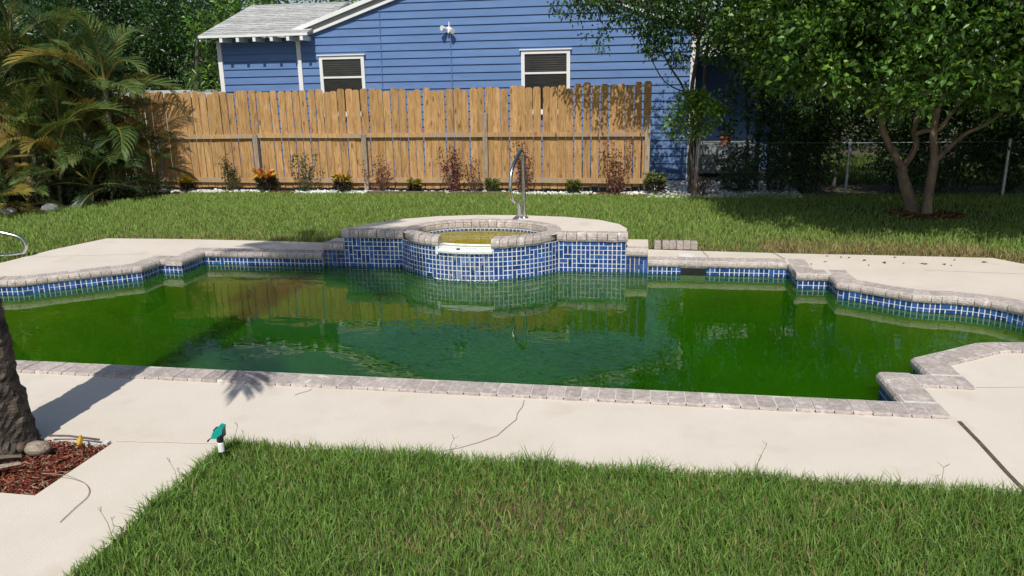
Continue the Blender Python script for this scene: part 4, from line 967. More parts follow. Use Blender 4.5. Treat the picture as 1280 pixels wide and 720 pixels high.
keep = RNG.random(len(pts)) > .75 * shade; pts = pts[keep]; dryf = dryf[keep]; de = de[keep]
l2 = lump(pts, 2.2, 5)
hh = np.where(de < .12, .05, .075) * (1 + .35 * l2)
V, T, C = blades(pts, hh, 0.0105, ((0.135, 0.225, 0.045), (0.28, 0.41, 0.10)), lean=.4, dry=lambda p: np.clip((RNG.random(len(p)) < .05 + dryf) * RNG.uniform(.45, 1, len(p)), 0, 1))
rg = np_mesh('rear_lawn_grass', V, T, C); cam_scale_mesh(rg); CAM_SCALE_Y['rear_lawn_grass'] = None
tag(link('rear_lawn_grass', rg, MT['grass']), 'green lawn between the pool deck and the wooden fence', 'grass', kind='stuff')
# grass of the yard beyond the chain-link fence
n = 14000; pts = np.stack([RNG.uniform(2.6, 9, n), RNG.uniform(14.4, 20, n)], 1)
V, T, C = blades(pts, .10, .03, ((0.06, 0.11, 0.02), (0.11, 0.17, 0.035)))
CAM_SCALE_Y['far_yard_grass'] = None
tag(link('far_yard_grass', np_mesh('far_yard_grass', V, T, C), MT['grass']), 'patch of lawn in the yard beyond the chain-link fence', 'grass', kind='stuff')

# ------------------------------------------------------------------ planting strip: white stones, mulch, timber edging
WH = [(0.72, 0.72, 0.70), (0.80, 0.80, 0.78), (0.60, 0.60, 0.58), (0.5, 0.5, 0.48)]
chips(2600, (-8.9, 0.1), (12.86, 13.16), -0.03, (0.025, 0.06), WH, 'white_gravel', 'strip of white marble chips along the foot of the wooden fence', 'gravel', MT['stone_white'], flat=.7, thick=.6, zj=.02,
      inside=lambda x_, y_: math.sin(x_ * 2.1) + math.sin(x_ * 5.3 + 1) + random.uniform(-.7, .7) > -.75)
chips(1700, (0.12, 2.6), (12.6, 14.8), -0.03, (0.03, 0.07), WH, 'white_gravel', 'patch of white stones between the fence end and the house corner', 'gravel', MT['stone_white'], flat=.7, thick=.6, zj=.02)
chips(1500, (-8.0, 0.1), (12.80, 13.0), -0.03, (0.02, 0.07), RED, 'red_mulch', 'patchy red mulch along the planted fence border', 'mulch', MT['mulch'], flat=.2, thick=.15, zj=.03, inside=lambda x_, y_: math.sin(x_ * 1.9 + 2.2) + random.uniform(-.5, .5) > .1)
chips(900, (3.35, 4.4), (10.75, 11.5), -0.03, (0.02, 0.08), [tuple(c_ * .8 for c_ in r__) for r__ in RED], 'red_mulch', 'ring of red mulch at the foot of the twin-trunk tree', 'mulch', MT['mulch'], flat=.2, thick=.15, zj=.04,
      inside=lambda x_, y_: ((x_ - 3.85) / .5) ** 2 + ((y_ - 11.1) / .35) ** 2 < 1)
for (x0, x1, y_) in ((-4.75, -3.35, 12.80), (-3.2, -2.2, 12.81)):
    p = MB(); p.box(-(x1 - x0) / 2, (x1 - x0) / 2, -.03, .03, -.03, .035, bev=.008)
    tag(p.build('edging_timber', MT['timber'], None, ((x0 + x1) / 2, y_, 0), (0, 0, random.uniform(-.01, .01))), ('long' if x1 - x0 > 1.2 else 'short') + ' old brown edging timber between the lawn and the fence border', 'edging', 'timbers edging the fence border')
SOILC = [(0.05, .04, .025), (.09, .07, .045), (.03, .025, .018), (.14, .11, .07)]
chips(3500, (-11.5, -8.0), (8.2, 13.1), -0.03, (0.03, 0.10), SOILC, 'leaf_litter', 'dark leaf litter under the clump of palms', 'leaf litter', MT['mulch'], flat=.4, thick=.12, zj=.02, inside=lambda x_, y_: y_ > float(lawn_end(np.array([x_]))[0]) - .03)
for i, (x_, y_, s) in enumerate(((-9.22, 10.62, .13), (-9.75, 10.35, .10), (-9.95, 10.55, .08))):
    p = MB(); p.sphere((0, 0, s * .35), s, 9, 6, (1.2, .9, .65), lump=.14); tag(p.build('garden_rock', MT['rock'], None, (x_, y_, -.03), (0, 0, i)), ('largest pale rock lying at the lawn edge under the palms', 'middle-sized pale rock beside the smallest one under the palms', 'smallest pale rock lying under the palms')[i], 'rock', 'rocks under the palms')
# fallen leaves on the far right deck
for i in range(26):
    x_, y_ = random.uniform(1.6, 4.3), random.uniform(7.75, 8.22)
    if x_ > 3.5 and y_ > 7.9: continue
    cc = random.choice(((.10, .07, .04), (.22, .14, .05), (.35, .2, .04), (.06, .05, .035)))
    p = MB(); l_ = random.uniform(.018, .038); p.add([(-l_, 0, .004), (0, -l_ * .4, .012), (l_, 0, .006), (0, l_ * .4, .011), (0, 0, .003)], [(0, 1, 4), (1, 2, 4), (2, 3, 4), (3, 0, 4)], cc)
    tag(p.build('fallen_leaf', LEAFY, None, (x_, y_, .002), (0, 0, random.uniform(0, 6))), 'small dry leaf fallen on the deck below the twin-trunk tree', 'leaf', 'dry leaves on the far deck')

# ------------------------------------------------------------------ foliage
def leaf_cloud(centers, axes, L_, W_, cols, fold=.25, droop=.15):
    """one folded kite-shaped leaf per centre; axes = leaf directions"""
    n = len(centers); A = axes / np.linalg.norm(axes, axis=1, keepdims=True); r = RNG.normal(0, 1, (n, 3)); r[:, 2] += 0.0
    S_ = np.cross(A, r); S_ /= np.linalg.norm(S_, axis=1, keepdims=True) + 1e-9; U = np.cross(S_, A); sg = np.sign(U[:, 2:3]); sg[sg == 0] = 1; U *= sg
    l = (L_ * RNG.uniform(.65, 1.25, n))[:, None]; w_ = (W_ * RNG.uniform(.7, 1.2, n))[:, None]
    b = centers; t = b + A * l - np.array([[0, 0, 1.]]) * l * droop; m1 = b + A * l * .45
    V = np.stack([b, m1 - S_ * w_ * .5 + U * w_ * fold, t, m1 + S_ * w_ * .5 + U * w_ * fold], 1).reshape(-1, 3)
    i = np.arange(n)[:, None] * 4; T = np.concatenate([i + np.array([[0, 1, 2]]), i + np.array([[0, 2, 3]])], 0)
    return V, T, np.repeat(cols, 4, 0)
def shades(n, pal, jit=.25):
    k = RNG.integers(0, len(pal), n); c = np.array(pal)[k]; return c * RNG.uniform(1 - jit, 1 + jit, (n, 1))
def crown_points(blobs, per_m2, cl_r, leaves_per, zmin=None, shell=.55):
    """blobs: (cx,cy,cz,rx,ry,rz). Leaf sprays scattered through the outer part of each blob; returns spray centres and outward directions"""
    P = []; O = []
    for b in blobs:
        c = np.array(b[:3]); r = np.array(b[3:6]); n = int(per_m2 * (r[0] * r[1] + r[1] * r[2] + r[0] * r[2]) * 4.2)
        d = RNG.normal(0, 1, (n, 3)); d /= np.linalg.norm(d, axis=1, keepdims=True)
        rad = np.clip(RNG.uniform(shell, 1.0, n) ** .7 * (1 + .16 * np.sin(d[:, 0] * 7 + b[0]) * np.sin(d[:, 2] * 6 + b[1]) + RNG.normal(0, .05, n)), .2, 1.25)
        P.append(c + d * r * rad[:, None]); O.append(d)
    P = np.concatenate(P); O = np.concatenate(O)
    if zmin is not None:
        k = P[:, 2] > zmin(P[:, 0], P[:, 1]) if callable(zmin) else P[:, 2] > zmin
        P = P[k]; O = O[k]
    return P, O
def crown_mesh(name, blobs, per_m2, leaves_per, spray_r, L_, W_, pal, zmin=None, shell=.55, upb=.35, gaps=.0, droop=.15):
    P, O = crown_points(blobs, per_m2, spray_r, leaves_per, zmin, shell)
    if gaps:
        g = lump(P[:, [0, 2]] + P[:, [1, 1]] * .4, 3.2, 9); k = g > -gaps; k |= RNG.random(len(P)) < .25; P = P[k]; O = O[k]
    n = len(P) * leaves_per; C0 = np.repeat(P, leaves_per, 0); O0 = np.repeat(O, leaves_per, 0)
    dirs = RNG.normal(0, 1, (n, 3)) * .75 + O0 * .7 + np.array([[0, 0, upb]])
    dirs /= np.linalg.norm(dirs, axis=1, keepdims=True)
    cen = C0 + dirs * (spray_r * RNG.uniform(.05, 1, (n, 1)))
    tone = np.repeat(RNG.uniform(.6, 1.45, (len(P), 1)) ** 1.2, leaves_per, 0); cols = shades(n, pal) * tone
    V, T, C = leaf_cloud(cen, dirs + RNG.normal(0, .45, (n, 3)), L_, W_, cols, droop=droop)
    return np_mesh(name, V, T, C), P
def limbs(mbo, start, targets, r0, bend=.25, seed=1):
    rs = random.Random(seed); s = Vector(start)
    for t in targets:
        t = Vector(t); d = (t - s).length; k = 5; pts = []
        for i in range(k + 1):
            f = i / k; q = s.lerp(t, f) + Vector((rs.uniform(-1, 1), rs.uniform(-1, 1), rs.uniform(-.4, 1))) * d * .06 * math.sin(PI * f); pts.append(q)
        mbo.tube(pts, [r0 * (1 - .8 * i / k) for i in range(k + 1)], 6)

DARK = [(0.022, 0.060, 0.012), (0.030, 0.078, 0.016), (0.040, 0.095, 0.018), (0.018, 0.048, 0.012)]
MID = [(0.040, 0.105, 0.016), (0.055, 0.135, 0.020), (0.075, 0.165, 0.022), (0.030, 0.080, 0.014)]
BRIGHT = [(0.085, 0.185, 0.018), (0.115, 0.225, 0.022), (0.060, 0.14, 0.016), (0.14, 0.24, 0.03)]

# twin-trunk tree at the right
tr_ = tag(empty('broadleaf_tree', (3.78, 11.1, -0.03)), 'twin-trunk broadleaf tree with forked pale limbs and wide low crown', 'tree')
def tpart(mbo, name, mat, root, smooth=True):
    o = root.location; mbo.v = [(v[0] - o.x, v[1] - o.y, v[2] - o.z) for v in mbo.v]; return mbo.build(name, mat, root, smooth=smooth)
def mesh_part(me, name, mat, root):
    o = link(name, me, mat, root); o.location = (-root.location.x, -root.location.y, -root.location.z); return o
t = MB()
t.tube(smooth_path([(3.74, 11.2, -.05), (3.69, 11.2, .12), (3.60, 11.2, .34), (3.54, 11.2, .52), (3.53, 11.2, .66)], 4), [.095 - .037 * i / 16 for i in range(17)], 10, jitter=.05)
t.tube(smooth_path([(3.53, 11.2, .62), (3.40, 11.2, .80), (3.28, 11.18, 1.0), (3.18, 11.15, 1.25), (3.08, 11.0, 1.7), (2.8, 10.7, 2.3)], 4), [.056 - .03 * i / 20 for i in range(21)], 8, jitter=.05)
t.tube(smooth_path([(3.53, 11.2, .62), (3.63, 11.2, .78), (3.67, 11.2, .95), (3.62, 11.2, 1.10), (3.66, 11.2, 1.35), (3.75, 11.0, 2.0)], 4), [.050 - .025 * i / 20 for i in range(21)], 8, jitter=.05)
tpart(t, 'trunk', MT['bark'], tr_)
t = MB()
t.tube(smooth_path([(3.86, 11.05, -.05), (3.85, 11.05, .2), (3.86, 11.05, .5), (3.87, 11.05, .75), (3.82, 11.05, 1.1), (3.8, 10.9, 1.6), (3.9, 10.8, 2.4)], 4), [.070 - .033 * i / 24 for i in range(25)], 10, jitter=.05)
t.tube(smooth_path([(3.62, 11.15, 1.06), (3.74, 11.1, 1.11), (3.87, 11.0, 1.13), (3.93, 10.9, 1.3), (4.05, 10.8, 1.55)], 4), [.035 - .015 * i / 16 for i in range(17)], 7)
t.tube(smooth_path([(3.88, 11.05, .70), (4.0, 11.0, .88), (4.18, 10.95, 1.08), (4.42, 10.9, 1.22), (4.8, 10.8, 1.6)], 4), [.036 - .018 * i / 16 for i in range(17)], 7)
limbs(t, (3.9, 10.8, 2.3), [(2.4, 9.8, 2.6), (5.2, 10.0, 2.7), (3.6, 9.3, 2.3), (4.6, 9.6, 3.4), (2.9, 11.6, 3.5), (5.0, 11.8, 3.2)], .045, seed=3)
tpart(t, 'limb', MT['bark'], tr_)
bl = [(3.9, 10.5, 2.9, 2.5, 1.5, 1.3), (2.3, 10.3, 2.4, 1.1, 1.0, .85), (3.2, 9.4, 1.95, .95, .7, .62), (4.3, 9.35, 2.1, .9, .7, .6), (5.5, 10.0, 2.5, 1.1, 1.0, 1.0), (1.75, 10.4, 2.75, .8, .8, .8), (3.5, 9.3, 3.0, 1.3, .8, .8), (5.0, 9.2, 3.3, 1.1, .8, .8), (2.4, 9.6, 3.3, .9, .7, .7), (1.35, 10.3, 3.0, .8, .8, .7), (1.9, 9.9, 2.1, .65, .6, .5), (4.0, 10.3, 1.75, 1.3, .8, .4), (5.2, 9.6, 1.9, .7, .6, .5), (2.5, 10.9, 1.75, .8, .6, .45), (3.0, 8.95, 1.75, .8, .5, .5), (4.05, 8.9, 1.8, .8, .5, .5), (2.1, 9.2, 2.1, .6, .5, .5), (3.1, 8.7, 2.6, .9, .5, .6), (4.3, 8.6, 2.8, .9, .5, .7), (1.8, 9.1, 2.8, .7, .5, .6), (5.2, 8.8, 2.2, .8, .6, .6)]
zlow = lambda x_, y_: 1.56 + .14 * np.sin(x_ * 4.2) + .22 * (y_ - 9.6).clip(-1, 2) * .6 + .12 * np.sin(x_ * 9 + y_ * 5)
me, _ = crown_mesh('crown', bl, 30, 18, .22, .082, .052, MID + [(.075, .16, .02), (.12, .22, .025)], zmin=zlow, shell=.45, gaps=.14)
mesh_part(me, 'crown', MT['leaf'], tr_)

# ficus-like tree over the fence end
tr_ = tag(empty('small_leaf_tree', (0.86, 13.05, -0.03)), 'slender tree beside the chain-link post with drooping boughs over the fence end', 'tree')
t = MB()
for pth, r0 in (([(0.86, 13.05, -.05), (0.80, 13.05, .5), (0.84, 13.05, 1.0), (0.78, 13.05, 1.6), (0.85, 13.0, 2.3), (0.9, 12.8, 3.2)], .052), ([(0.93, 13.1, -.05), (0.9, 13.1, .7), (0.97, 13.1, 1.5), (1.0, 13.0, 2.4), (1.2, 12.8, 3.2)], .04),
                ([(0.80, 13.05, 1.35), (0.62, 12.95, 1.75), (0.38, 12.9, 2.1), (0.2, 12.8, 2.5)], .022), ([(0.82, 13.05, 1.1), (0.55, 12.9, 1.2), (0.3, 12.85, 1.26), (0.12, 12.8, 1.42)], .012), ([(0.8, 13.05, 1.6), (0.35, 12.9, 1.8), (0.05, 12.8, 2.3), (-.1, 12.7, 2.6)], .013),
                ([(0.86, 13.0, 2.5), (0.2, 12.7, 2.95), (-.6, 12.5, 3.0), (-1.2, 12.4, 2.95)], .03)):
    sp_ = smooth_path(pth, 4); t.tube(sp_, [r0 * (1 - .6 * i / len(sp_)) for i in range(len(sp_))], 7)
tpart(t, 'trunk', MT['bark_dark'], tr_)
bl = [(0.9, 12.5, 3.3, 1.2, .9, .85), (0.1, 12.35, 3.0, .85, .6, .55), (-.55, 12.3, 3.12, .7, .45, .32), (-.98, 12.3, 3.0, .38, .3, .2), (0.55, 12.45, 2.45, .5, .4, .42), (0.15, 12.5, 2.6, .34, .3, .34), (-.72, 12.35, 2.47, .2, .15, .16), (1.35, 12.3, 2.55, .65, .5, .6)]
me, _ = crown_mesh('crown', bl, 26, 14, .17, .062, .036, DARK + MID, shell=.35, upb=-.1, gaps=.45, droop=.35)
mesh_part(me, 'crown', MT['leaf'], tr_)
tr_ = tag(empty('leafy_sapling', (0.84, 12.72, -0.03)), 'bright green sapling sprouting in front of the chain-link post', 'shrub')
t = MB()
for k in range(4): t.tube(smooth_path([(0.84 + .02 * k, 12.72, -.05), (0.80 + .04 * k, 12.68, .6), (0.62 + .15 * k, 12.6, 1.35)], 4), [.012 - .008 * i / 8 for i in range(9)], 5)
tpart(t, 'stem', MT['bark'], tr_)
me, _ = crown_mesh('foliage', [(0.78, 12.55, 1.22, .36, .3, .30), (1.0, 12.5, 1.38, .32, .25, .2), (.58, 12.5, 1.12, .18, .15, .14), (.8, 12.55, 1.52, .2, .2, .16)], 34, 12, .13, .075, .045, BRIGHT, shell=.3, upb=.1, gaps=.35)
mesh_part(me, 'foliage', MT['leaf'], tr_)

# darker trees behind on the right
def tree(name, label, x_, y_, h, blobs, pal, stems, dens=9, lp=14, Lf=.1, Wf=.055, bark='bark_dark', group=None, gaps=.15, shell=.5, spray=.26, cat='tree', zmin=None):
    root = tag(empty(name, (x_, y_, -.03)), label, cat, group); t = MB()
    for (dx, dy, r0, hx, hy, hz) in stems:
        pth = smooth_path([(x_ + dx, y_ + dy, -.06), (x_ + dx + random.uniform(-.06, .06), y_ + dy, hz * .35), (x_ + dx * .8 + hx * .5, y_ + dy + hy * .5, hz * .7), (x_ + dx + hx, y_ + dy + hy, hz)], 5)
        t.tube(pth, [r0 * (1 - .65 * i / len(pth)) for i in range(len(pth))], 7, jitter=.06)
    tpart(t, 'trunk', MT[bark], root)
    me, _ = crown_mesh('crown', blobs, dens, lp, spray, Lf, Wf, pal, shell=shell, gaps=gaps, zmin=zmin); mesh_part(me, 'crown', MT['leaf'], root); return root
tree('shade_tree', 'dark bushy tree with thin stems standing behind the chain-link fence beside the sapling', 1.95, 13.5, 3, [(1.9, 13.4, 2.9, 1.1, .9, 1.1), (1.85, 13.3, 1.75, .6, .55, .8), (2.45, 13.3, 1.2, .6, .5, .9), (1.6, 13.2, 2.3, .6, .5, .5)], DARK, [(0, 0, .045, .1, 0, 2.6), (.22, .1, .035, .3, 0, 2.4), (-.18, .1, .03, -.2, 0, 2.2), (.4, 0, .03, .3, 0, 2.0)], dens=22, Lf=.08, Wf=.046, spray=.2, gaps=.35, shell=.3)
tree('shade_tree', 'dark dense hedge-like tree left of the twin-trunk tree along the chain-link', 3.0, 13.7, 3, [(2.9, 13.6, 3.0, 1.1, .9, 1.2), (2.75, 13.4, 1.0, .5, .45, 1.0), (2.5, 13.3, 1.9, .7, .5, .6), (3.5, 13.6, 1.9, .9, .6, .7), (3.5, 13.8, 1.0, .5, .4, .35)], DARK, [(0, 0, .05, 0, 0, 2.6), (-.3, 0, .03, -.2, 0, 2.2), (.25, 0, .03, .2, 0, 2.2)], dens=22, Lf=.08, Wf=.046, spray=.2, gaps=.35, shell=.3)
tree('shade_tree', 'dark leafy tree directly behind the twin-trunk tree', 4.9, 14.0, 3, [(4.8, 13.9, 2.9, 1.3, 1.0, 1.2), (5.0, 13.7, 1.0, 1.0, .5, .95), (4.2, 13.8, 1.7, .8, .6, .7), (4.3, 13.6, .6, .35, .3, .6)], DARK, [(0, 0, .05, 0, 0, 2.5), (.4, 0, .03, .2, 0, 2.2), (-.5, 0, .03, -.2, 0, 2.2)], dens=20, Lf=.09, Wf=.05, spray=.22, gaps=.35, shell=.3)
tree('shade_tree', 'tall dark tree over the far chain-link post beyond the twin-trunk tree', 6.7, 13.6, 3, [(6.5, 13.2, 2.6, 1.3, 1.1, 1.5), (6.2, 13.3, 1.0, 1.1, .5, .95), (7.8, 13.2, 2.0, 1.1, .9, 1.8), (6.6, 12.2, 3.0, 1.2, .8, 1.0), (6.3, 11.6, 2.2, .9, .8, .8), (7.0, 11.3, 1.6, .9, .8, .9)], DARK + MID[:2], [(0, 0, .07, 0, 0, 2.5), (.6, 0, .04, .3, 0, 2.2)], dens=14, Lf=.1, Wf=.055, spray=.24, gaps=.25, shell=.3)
for i, (x_, y_, h) in enumerate(((2.2, 22.5, 5.5), (5.5, 23.5, 5.0), (9.5, 22.0, 6.0), (10.5, 15.5, 5.2), (13.5, 20.0, 6.0))):
    tree('background_tree', ('dark tree far beyond the chain-link yard behind the porch', 'dark tree at the back of the yard beyond the chain-link fence', 'broad dark tree in the far yard beyond the chain-link fence', 'dark tree beyond the far end of the chain-link fence', 'tall tree past the far end of the chain-link yard')[i], x_, y_, h,
         [(x_, y_, h * .6, 2.3, 1.8, h * .42), (x_ - 1.2, y_ - .6, h * .4, 1.2, 1.0, h * .26), (x_ + 1.3, y_ - .5, h * .38, 1.3, 1.0, h * .27), (x_, y_ - .8, h * .14, 2.4, .9, h * .16)], DARK, [(0, 0, .14, .2, 0, h * .6)], dens=4.5, lp=18, Lf=.17, Wf=.09, spray=.4)

for i, (x_, y_, hh_, wx, lab) in enumerate(((1.62, 13.35, .75, .33, 'low dark shrub among the thin stems beside the porch'), (2.35, 13.3, 1.5, .42, 'dense dark shrub beside the thin stems on the chain-link fence'), (2.75, 13.45, 1.2, .35, 'dark shrub on the chain-link fence next to the gap onto the far lawn'), (4.15, 13.35, 1.3, .5, 'dark shrub directly behind the twin trunks'), (4.95, 13.4, 1.6, .55, 'dark bush along the chain-link past the twin trunks'), (5.75, 13.3, 1.4, .55, 'dense bush beside the far chain-link post'), (6.7, 13.2, 1.6, .6, 'big dark bush past the far chain-link post'))):
    tree('hedge_shrub', lab, x_, y_, hh_, [(x_, y_, hh_ * .52, wx, .38, hh_ * .52)], DARK, [(0, 0, .02, 0, 0, hh_ * .8), (.12, 0, .016, .1, 0, hh_ * .7), (-.12, 0, .016, -.1, 0, hh_ * .7)], dens=48, lp=14, Lf=.075, Wf=.042, spray=.15, cat='shrub', gaps=.3, shell=.25)

# trees beyond the fence at the left
LT = [(-15.2, 19.5, 6.2, DARK, 'dark tall tree rising behind the palms and the shed'), (-12.4, 20.5, 5.0, DARK + MID[:1], 'mid-green tree rising beyond the fence between the palms and the house'), (-18.5, 18.5, 6.5, DARK, 'large dark tree behind the palms at the far fence end'), (-13.9, 16.2, 4.4, DARK, 'dark bushy tree close behind the fence beside the shed'), (-17.0, 15.0, 4.8, DARK + MID[:1], 'leafy tree beyond the fence behind the palm clump'), (-20.5, 23, 8.0, DARK, 'distant dark tree behind the palm clump'), (-16.3, 22.5, 7.2, DARK + MID[:2], 'tall mid-green tree standing behind the dark trees past the shed'), (-14.0, 24.0, 6.4, DARK, 'tall dark tree behind the mid-green tree near the wing roof')]
for x_, y_, h, pal, lab in LT:
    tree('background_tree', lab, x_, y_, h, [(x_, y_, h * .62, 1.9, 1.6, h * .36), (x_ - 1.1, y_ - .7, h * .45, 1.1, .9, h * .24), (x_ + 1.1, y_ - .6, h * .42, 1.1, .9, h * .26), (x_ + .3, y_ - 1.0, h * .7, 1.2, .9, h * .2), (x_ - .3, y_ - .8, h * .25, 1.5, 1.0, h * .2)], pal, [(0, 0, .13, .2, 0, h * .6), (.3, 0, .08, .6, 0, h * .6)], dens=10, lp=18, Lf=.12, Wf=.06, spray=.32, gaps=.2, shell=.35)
tree('mango_tree', 'bright yellow-green tree peeking past the wing roof of the blue house', -11.2, 18.2, 4, [(-10.35, 18.0, 3.1, .6, .6, .5), (-10.45, 17.6, 2.1, .32, .4, .6), (-9.8, 18.6, 3.5, .6, .6, .45), (-8.4, 19.4, 3.95, 1.6, .7, .42)], BRIGHT + MID, [(0, 0, .09, .3, 0, 3.0), (.3, .3, .06, .7, 0, 3.0)], dens=12, lp=14, Lf=.17, Wf=.06, spray=.3, gaps=.3)

# ------------------------------------------------------------------ palms at the left
PG = ((0.055, 0.115, 0.030), (0.115, 0.18, 0.042)); PY = ((0.16, 0.165, 0.028), (0.30, 0.24, 0.05)); PD = ((0.022, 0.05, 0.016), (0.04, 0.08, 0.02))
def fset(pal, seed, n=4, dead=.04, L_=1.35, ll=.36):
    o = []
    for k in range(n):
        me = frond_mesh('frond', L_ * (0.85 + .12 * k), 0.8 + .35 * k, 54, ll, pal[0], pal[1], vee=.45, lift=.25, dead=dead, seed=seed + k, stem_col=(0.24, 0.20, 0.05), lw=.0135, start=.22); me.materials.append(MT['frond']); o.append(me)
    return o
FG, FYL, FD = fset(PG, 100), fset(PY, 200, dead=.25), fset(PD, 300, dead=.02)
def palm(label, x_, y_, stems, sets, nf, scale=1.0, seed=0, name='areca_palm'):
    rs = random.Random(seed); root = tag(empty(name, (x_, y_, -.03)), label, 'palm tree')
    for (dx, dy, h, lx, ly, r0) in stems:
        t = MB(); pth = smooth_path([(dx, dy, -.03), (dx + lx * .3, dy + ly * .3, h * .45), (dx + lx, dy + ly, h)], 6); t.tube(pth, [r0 * (1.15 - .35 * i / len(pth)) * (1.06 if i % 3 == 0 else 1) for i in range(len(pth))], 9); t.build('stem', MT['palm_stem'], root, smooth=True)
        a0 = rs.uniform(0, 6)
        for k in range(nf):
            az = a0 + k * 2.399 + rs.uniform(-.3, .3); f = k / max(1, nf - 1); el = 1.30 - 1.45 * f + rs.uniform(-.15, .15); s = scale * rs.uniform(.8, 1.1)
            o = link('frond', rs.choice(sets[0] if rs.random() < sets[2] else sets[1]), None, root, (dx + lx, dy + ly, h - .10 * f), (rs.uniform(-.4, .4), -el, az)); o.scale = (s, s, s)
    return root
palm('single-stem palm with spreading green fronds in front of the shaded fence', -9.35, 12.45, [(0, 0, 1.95, .03, 0, .048)], (FG, FYL, .72), 11, 1.0, 11)
palm('multi-stem palm with yellowing lower fronds at the edge of the bed', -9.75, 11.1, [(0, 0, .95, .05, -.1, .035), (-.18, .1, 1.3, -.2, .05, .035), (.2, .12, .7, .25, -.1, .03)], (FG, FYL, .55), 8, .85, 22)
palm('tall leaning palm behind the yellowing clump', -10.9, 11.9, [(0, 0, 2.55, .35, 0, .06), (.35, .3, 1.7, .45, .1, .045)], (FG, FD, .5), 11, 1.0, 33)
palm('dense palm clump with low fronds over the lawn', -10.2, 10.5, [(0, 0, .45, .1, -.1, .035), (.3, -.2, .28, .12, -.1, .03), (-.3, 0, .9, -.1, 0, .035)], (FG, FYL, .75), 9, .7, 44)
palm('dark palm in the shade against the fence', -10.3, 12.6, [(0, 0, 1.3, .1, 0, .04), (-.3, 0, 1.8, -.2, 0, .04)], (FD, FG, .7), 9, .95, 55)
palm('palm with a grey leaning trunk at the far end of the bed', -11.9, 11.4, [(0, 0, 2.9, -.5, 0, .07), (.4, -.2, 1.5, .1, -.1, .04)], (FG, FD, .6), 11, 1.05, 66)
palm('young palm with drooping fronds beside the fence end of the bed', -8.85, 12.75, [(0, 0, .55, .1, 0, .025), (-.22, -.1, .85, -.1, 0, .028)], (FD, FYL, .7), 7, .6, 77)
palm('low shaded palm at the middle of the bed', -9.35, 11.75, [(0, 0, .35, .1, -.1, .03), (-.2, .2, .8, 0, 0, .03), (.25, .15, .3, .1, 0, .025)], (FD, FG, .75), 9, .72, 88)
palm('low palm spilling over the lawn edge near the pale rocks', -9.55, 10.55, [(0, 0, .22, .05, -.05, .025), (-.45, -.1, .35, 0, -.1, .03)], (FG, FYL, .7), 8, .55, 99)
palm('tall green palm standing among the shrubs at the far side of the bed', -10.6, 11.0, [(0, 0, 1.7, .1, 0, .045), (-.3, .1, 2.2, -.2, 0, .045)], (FG, FYL, .8), 11, .95, 111)
palm('broad palm with arching fronds behind the single-stem palm', -9.95, 12.35, [(0, 0, 2.1, -.1, 0, .045), (.3, .1, 1.2, .2, 0, .035)], (FG, FD, .6), 10, 1.0, 122)
palm('palm with dense mid-height fronds next to the low shaded palm', -9.75, 11.7, [(0, 0, 1.25, .1, -.1, .035), (.2, .1, .95, .2, 0, .03)], (FG, FYL, .7), 9, .8, 133)
for i, (x_, y_, s, lab) in enumerate(((-9.2, 12.2, .5, 'dark rounded shrub under the single-stem palm'), (-9.9, 11.6, .6, 'dark shrub filling the middle of the palm bed'), (-10.9, 10.9, .7, 'dark shrub at the far side of the palm bed'), (-8.75, 12.55, .22, 'small green tuft at the fence end of the palm bed'))):
    tree('shrub', lab, x_, y_, 1, [(x_, y_, s * .65, s * .9, s * .7, s * .75)], DARK if i < 3 else MID, [(0, 0, .02, 0, 0, s * .7), (.1, 0, .015, .1, 0, s * .6)], dens=26, lp=12, Lf=.11, Wf=.028, spray=.17, cat='shrub', gaps=.0)

# ------------------------------------------------------------------ border plants along the fence
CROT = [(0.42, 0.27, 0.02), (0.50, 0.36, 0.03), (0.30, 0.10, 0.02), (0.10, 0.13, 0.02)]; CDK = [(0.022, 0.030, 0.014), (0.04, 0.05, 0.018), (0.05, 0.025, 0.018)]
def croton(x_, h, pal, lab, low=CDK, y_=12.95):
    root = tag(empty('croton_plant', (x_, y_, -.03)), lab, 'plant', 'crotons along the fence'); t = MB()
    for k in range(6): a = k * 1.05; t.tube([(x_, y_, -.03), (x_ + .3 * h * math.cos(a) * .5, y_ + .3 * h * math.sin(a) * .5, h * .5), (x_ + .35 * h * math.cos(a), y_ + .35 * h * math.sin(a), h * .8)], [.007, .006, .004], 5)
    tpart(t, 'stem', MT['bark_dark'], root)
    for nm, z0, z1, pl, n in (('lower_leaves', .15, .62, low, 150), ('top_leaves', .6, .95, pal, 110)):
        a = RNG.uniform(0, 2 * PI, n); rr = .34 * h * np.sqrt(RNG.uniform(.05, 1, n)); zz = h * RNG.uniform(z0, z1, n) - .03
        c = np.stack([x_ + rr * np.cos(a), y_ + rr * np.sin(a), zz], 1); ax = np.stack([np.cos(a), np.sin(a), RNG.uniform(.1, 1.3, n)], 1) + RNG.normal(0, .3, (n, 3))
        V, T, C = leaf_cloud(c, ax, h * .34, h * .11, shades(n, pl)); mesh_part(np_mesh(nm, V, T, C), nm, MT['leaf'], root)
GRN = [(0.06, 0.11, 0.02), (0.10, 0.15, 0.03), (0.22, 0.2, 0.03)]
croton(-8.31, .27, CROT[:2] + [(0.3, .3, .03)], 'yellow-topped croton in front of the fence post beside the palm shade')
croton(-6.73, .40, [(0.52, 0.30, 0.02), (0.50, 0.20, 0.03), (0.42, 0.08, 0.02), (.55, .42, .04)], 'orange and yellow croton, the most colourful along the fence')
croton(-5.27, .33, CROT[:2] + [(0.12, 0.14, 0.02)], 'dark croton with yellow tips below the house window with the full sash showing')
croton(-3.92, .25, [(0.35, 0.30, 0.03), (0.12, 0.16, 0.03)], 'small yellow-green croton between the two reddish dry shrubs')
croton(-2.54, .26, GRN, 'small green croton behind the spa handrail', GRN[:2])
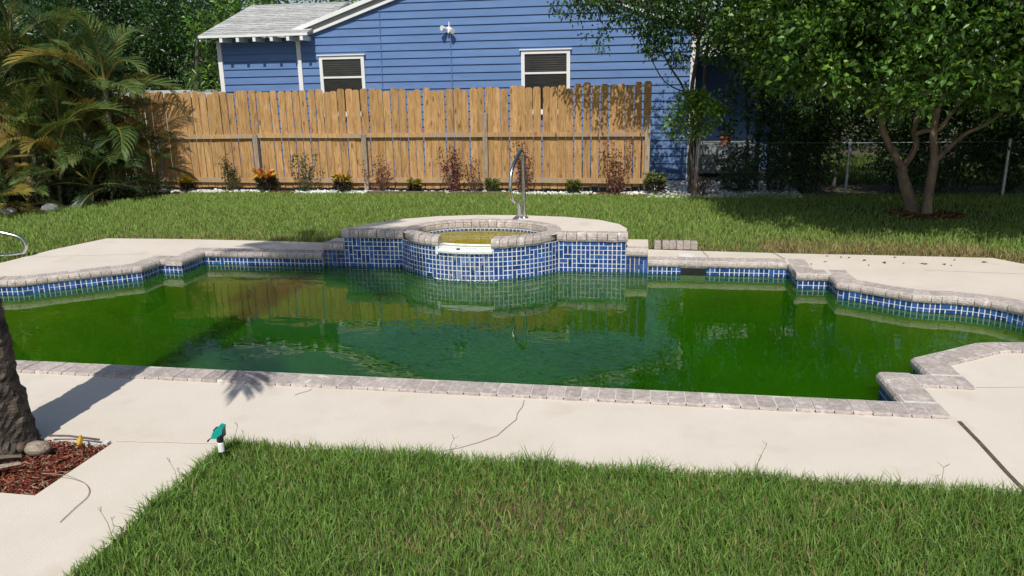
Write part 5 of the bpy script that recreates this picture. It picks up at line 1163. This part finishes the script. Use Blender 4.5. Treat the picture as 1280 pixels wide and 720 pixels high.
croton(-1.12, .24, GRN, 'low round green croton near the fence end', [(0.03, 0.06, .015), (.05, .09, .02)])
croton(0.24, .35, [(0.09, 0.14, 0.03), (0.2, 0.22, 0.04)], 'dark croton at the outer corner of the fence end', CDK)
def wispy(x_, h, pal, lab, n=420, wdt=.16, nm='wispy_shrub', y_=12.98, Lf=.055, Wf=.026, bk='bark_dark'):
    root = tag(empty(nm, (x_, y_, -.03)), lab, 'shrub', 'sparse shrubs along the fence'); t = MB(); C0 = []
    for k in range(7):
        tx, ty, tz = random.gauss(0, wdt * .7), random.gauss(0, .05), h * random.uniform(.55, 1.0); pth = smooth_path([(x_, y_, -.03), (x_ + tx * .7, y_ + ty, tz * .5), (x_ + tx * random.uniform(.4, 1.1), y_ + ty, tz)], 4)
        t.tube(pth, [.006 - .0045 * i / 8 for i in range(9)], 4)
        for i in range(n // 7):
            f = random.random() ** .8; q = pth[min(8, int(f * 8))]; C0.append((q.x + random.gauss(0, .035 + .02 * (1 - f)), q.y + random.gauss(0, .03), q.z + random.gauss(0, .03)))
    tpart(t, 'stem', MT[bk], root); C0 = np.array(C0); C0 = C0[C0[:, 2] > .0]
    V, T, C = leaf_cloud(C0, RNG.normal(0, 1, (len(C0), 3)) + np.array([[0, 0, .3]]), Lf, Wf, shades(len(C0), pal)); mesh_part(np_mesh('leaves', V, T, C), 'leaves', MT['leaf'], root)
OLV = [(0.06, 0.085, 0.03), (0.09, 0.12, 0.04), (0.05, 0.06, 0.028)]; RUST = [(0.17, 0.065, 0.045), (0.22, 0.09, 0.06), (0.12, 0.05, 0.04), (.26, .12, .08)]
wispy(-7.46, .68, OLV, 'upright olive-green shrub between the yellow and the orange croton')
wispy(-6.00, .78, OLV, 'tall sparse olive shrub between the orange and the dark croton', wdt=.2)
wispy(-4.57, .70, RUST, 'reddish sparse dry shrub beside the dark croton with yellow tips', 330, .22)
wispy(-3.21, .82, RUST, 'dense rust-red dry shrub near the middle of the fence', 620, .15)
wispy(-2.83, .72, RUST, 'very thin rust-red twigs in front of the fence post with a tall top', 160, .2)
wispy(-2.00, .98, RUST, 'tall rust-red dry shrub directly behind the spa handrail', 600, .14)
wispy(-0.40, .95, RUST, 'tall rust-red dry shrub near the shaded fence end', 600, .17)
wispy(1.02, .30, OLV + RUST, 'small dry tuft at the foot of the chain-link post', 140, .1, y_=12.75)
ptm = tag(empty('clay_pot', (1.62, 15.62, 0.60)), 'terracotta flowerpot on the porch floor behind the chain-link', 'flowerpot')
p = MB(); p.tube([(0, 0, 0), (0, 0, .13), (0, 0, .131), (0, 0, .17)], [.075, .10, .115, .115], 16); p.build('pot', MT['terracotta'], ptm)
V, T, C = leaf_cloud(np.stack([RNG.normal(0, .07, 120), RNG.normal(0, .07, 120), RNG.uniform(.15, .42, 120)], 1), RNG.normal(0, 1, (120, 3)) + np.array([[0, 0, .6]]), .1, .05, shades(120, MID)); link('plant_leaves', np_mesh('plant_leaves', V, T, C), MT['leaf'], ptm)

# ------------------------------------------------------------------ scale every top-level object about the camera, onto the terrace, the slope or the yard
for o in [o_ for o_ in scene.objects if o_.parent is None and o_.type in ('MESH', 'EMPTY')]:
    yr = CAM_SCALE_Y.get(o.name, 'own')
    if yr is None: continue
    k = float(cam_scale(o.location.y if yr == 'own' else yr))
    o.location = (o.location.x * k, o.location.y * k, o.location.z * k + CAM_PIVOT_H * (1 - k)); o.scale = tuple(s_ * k for s_ in o.scale)
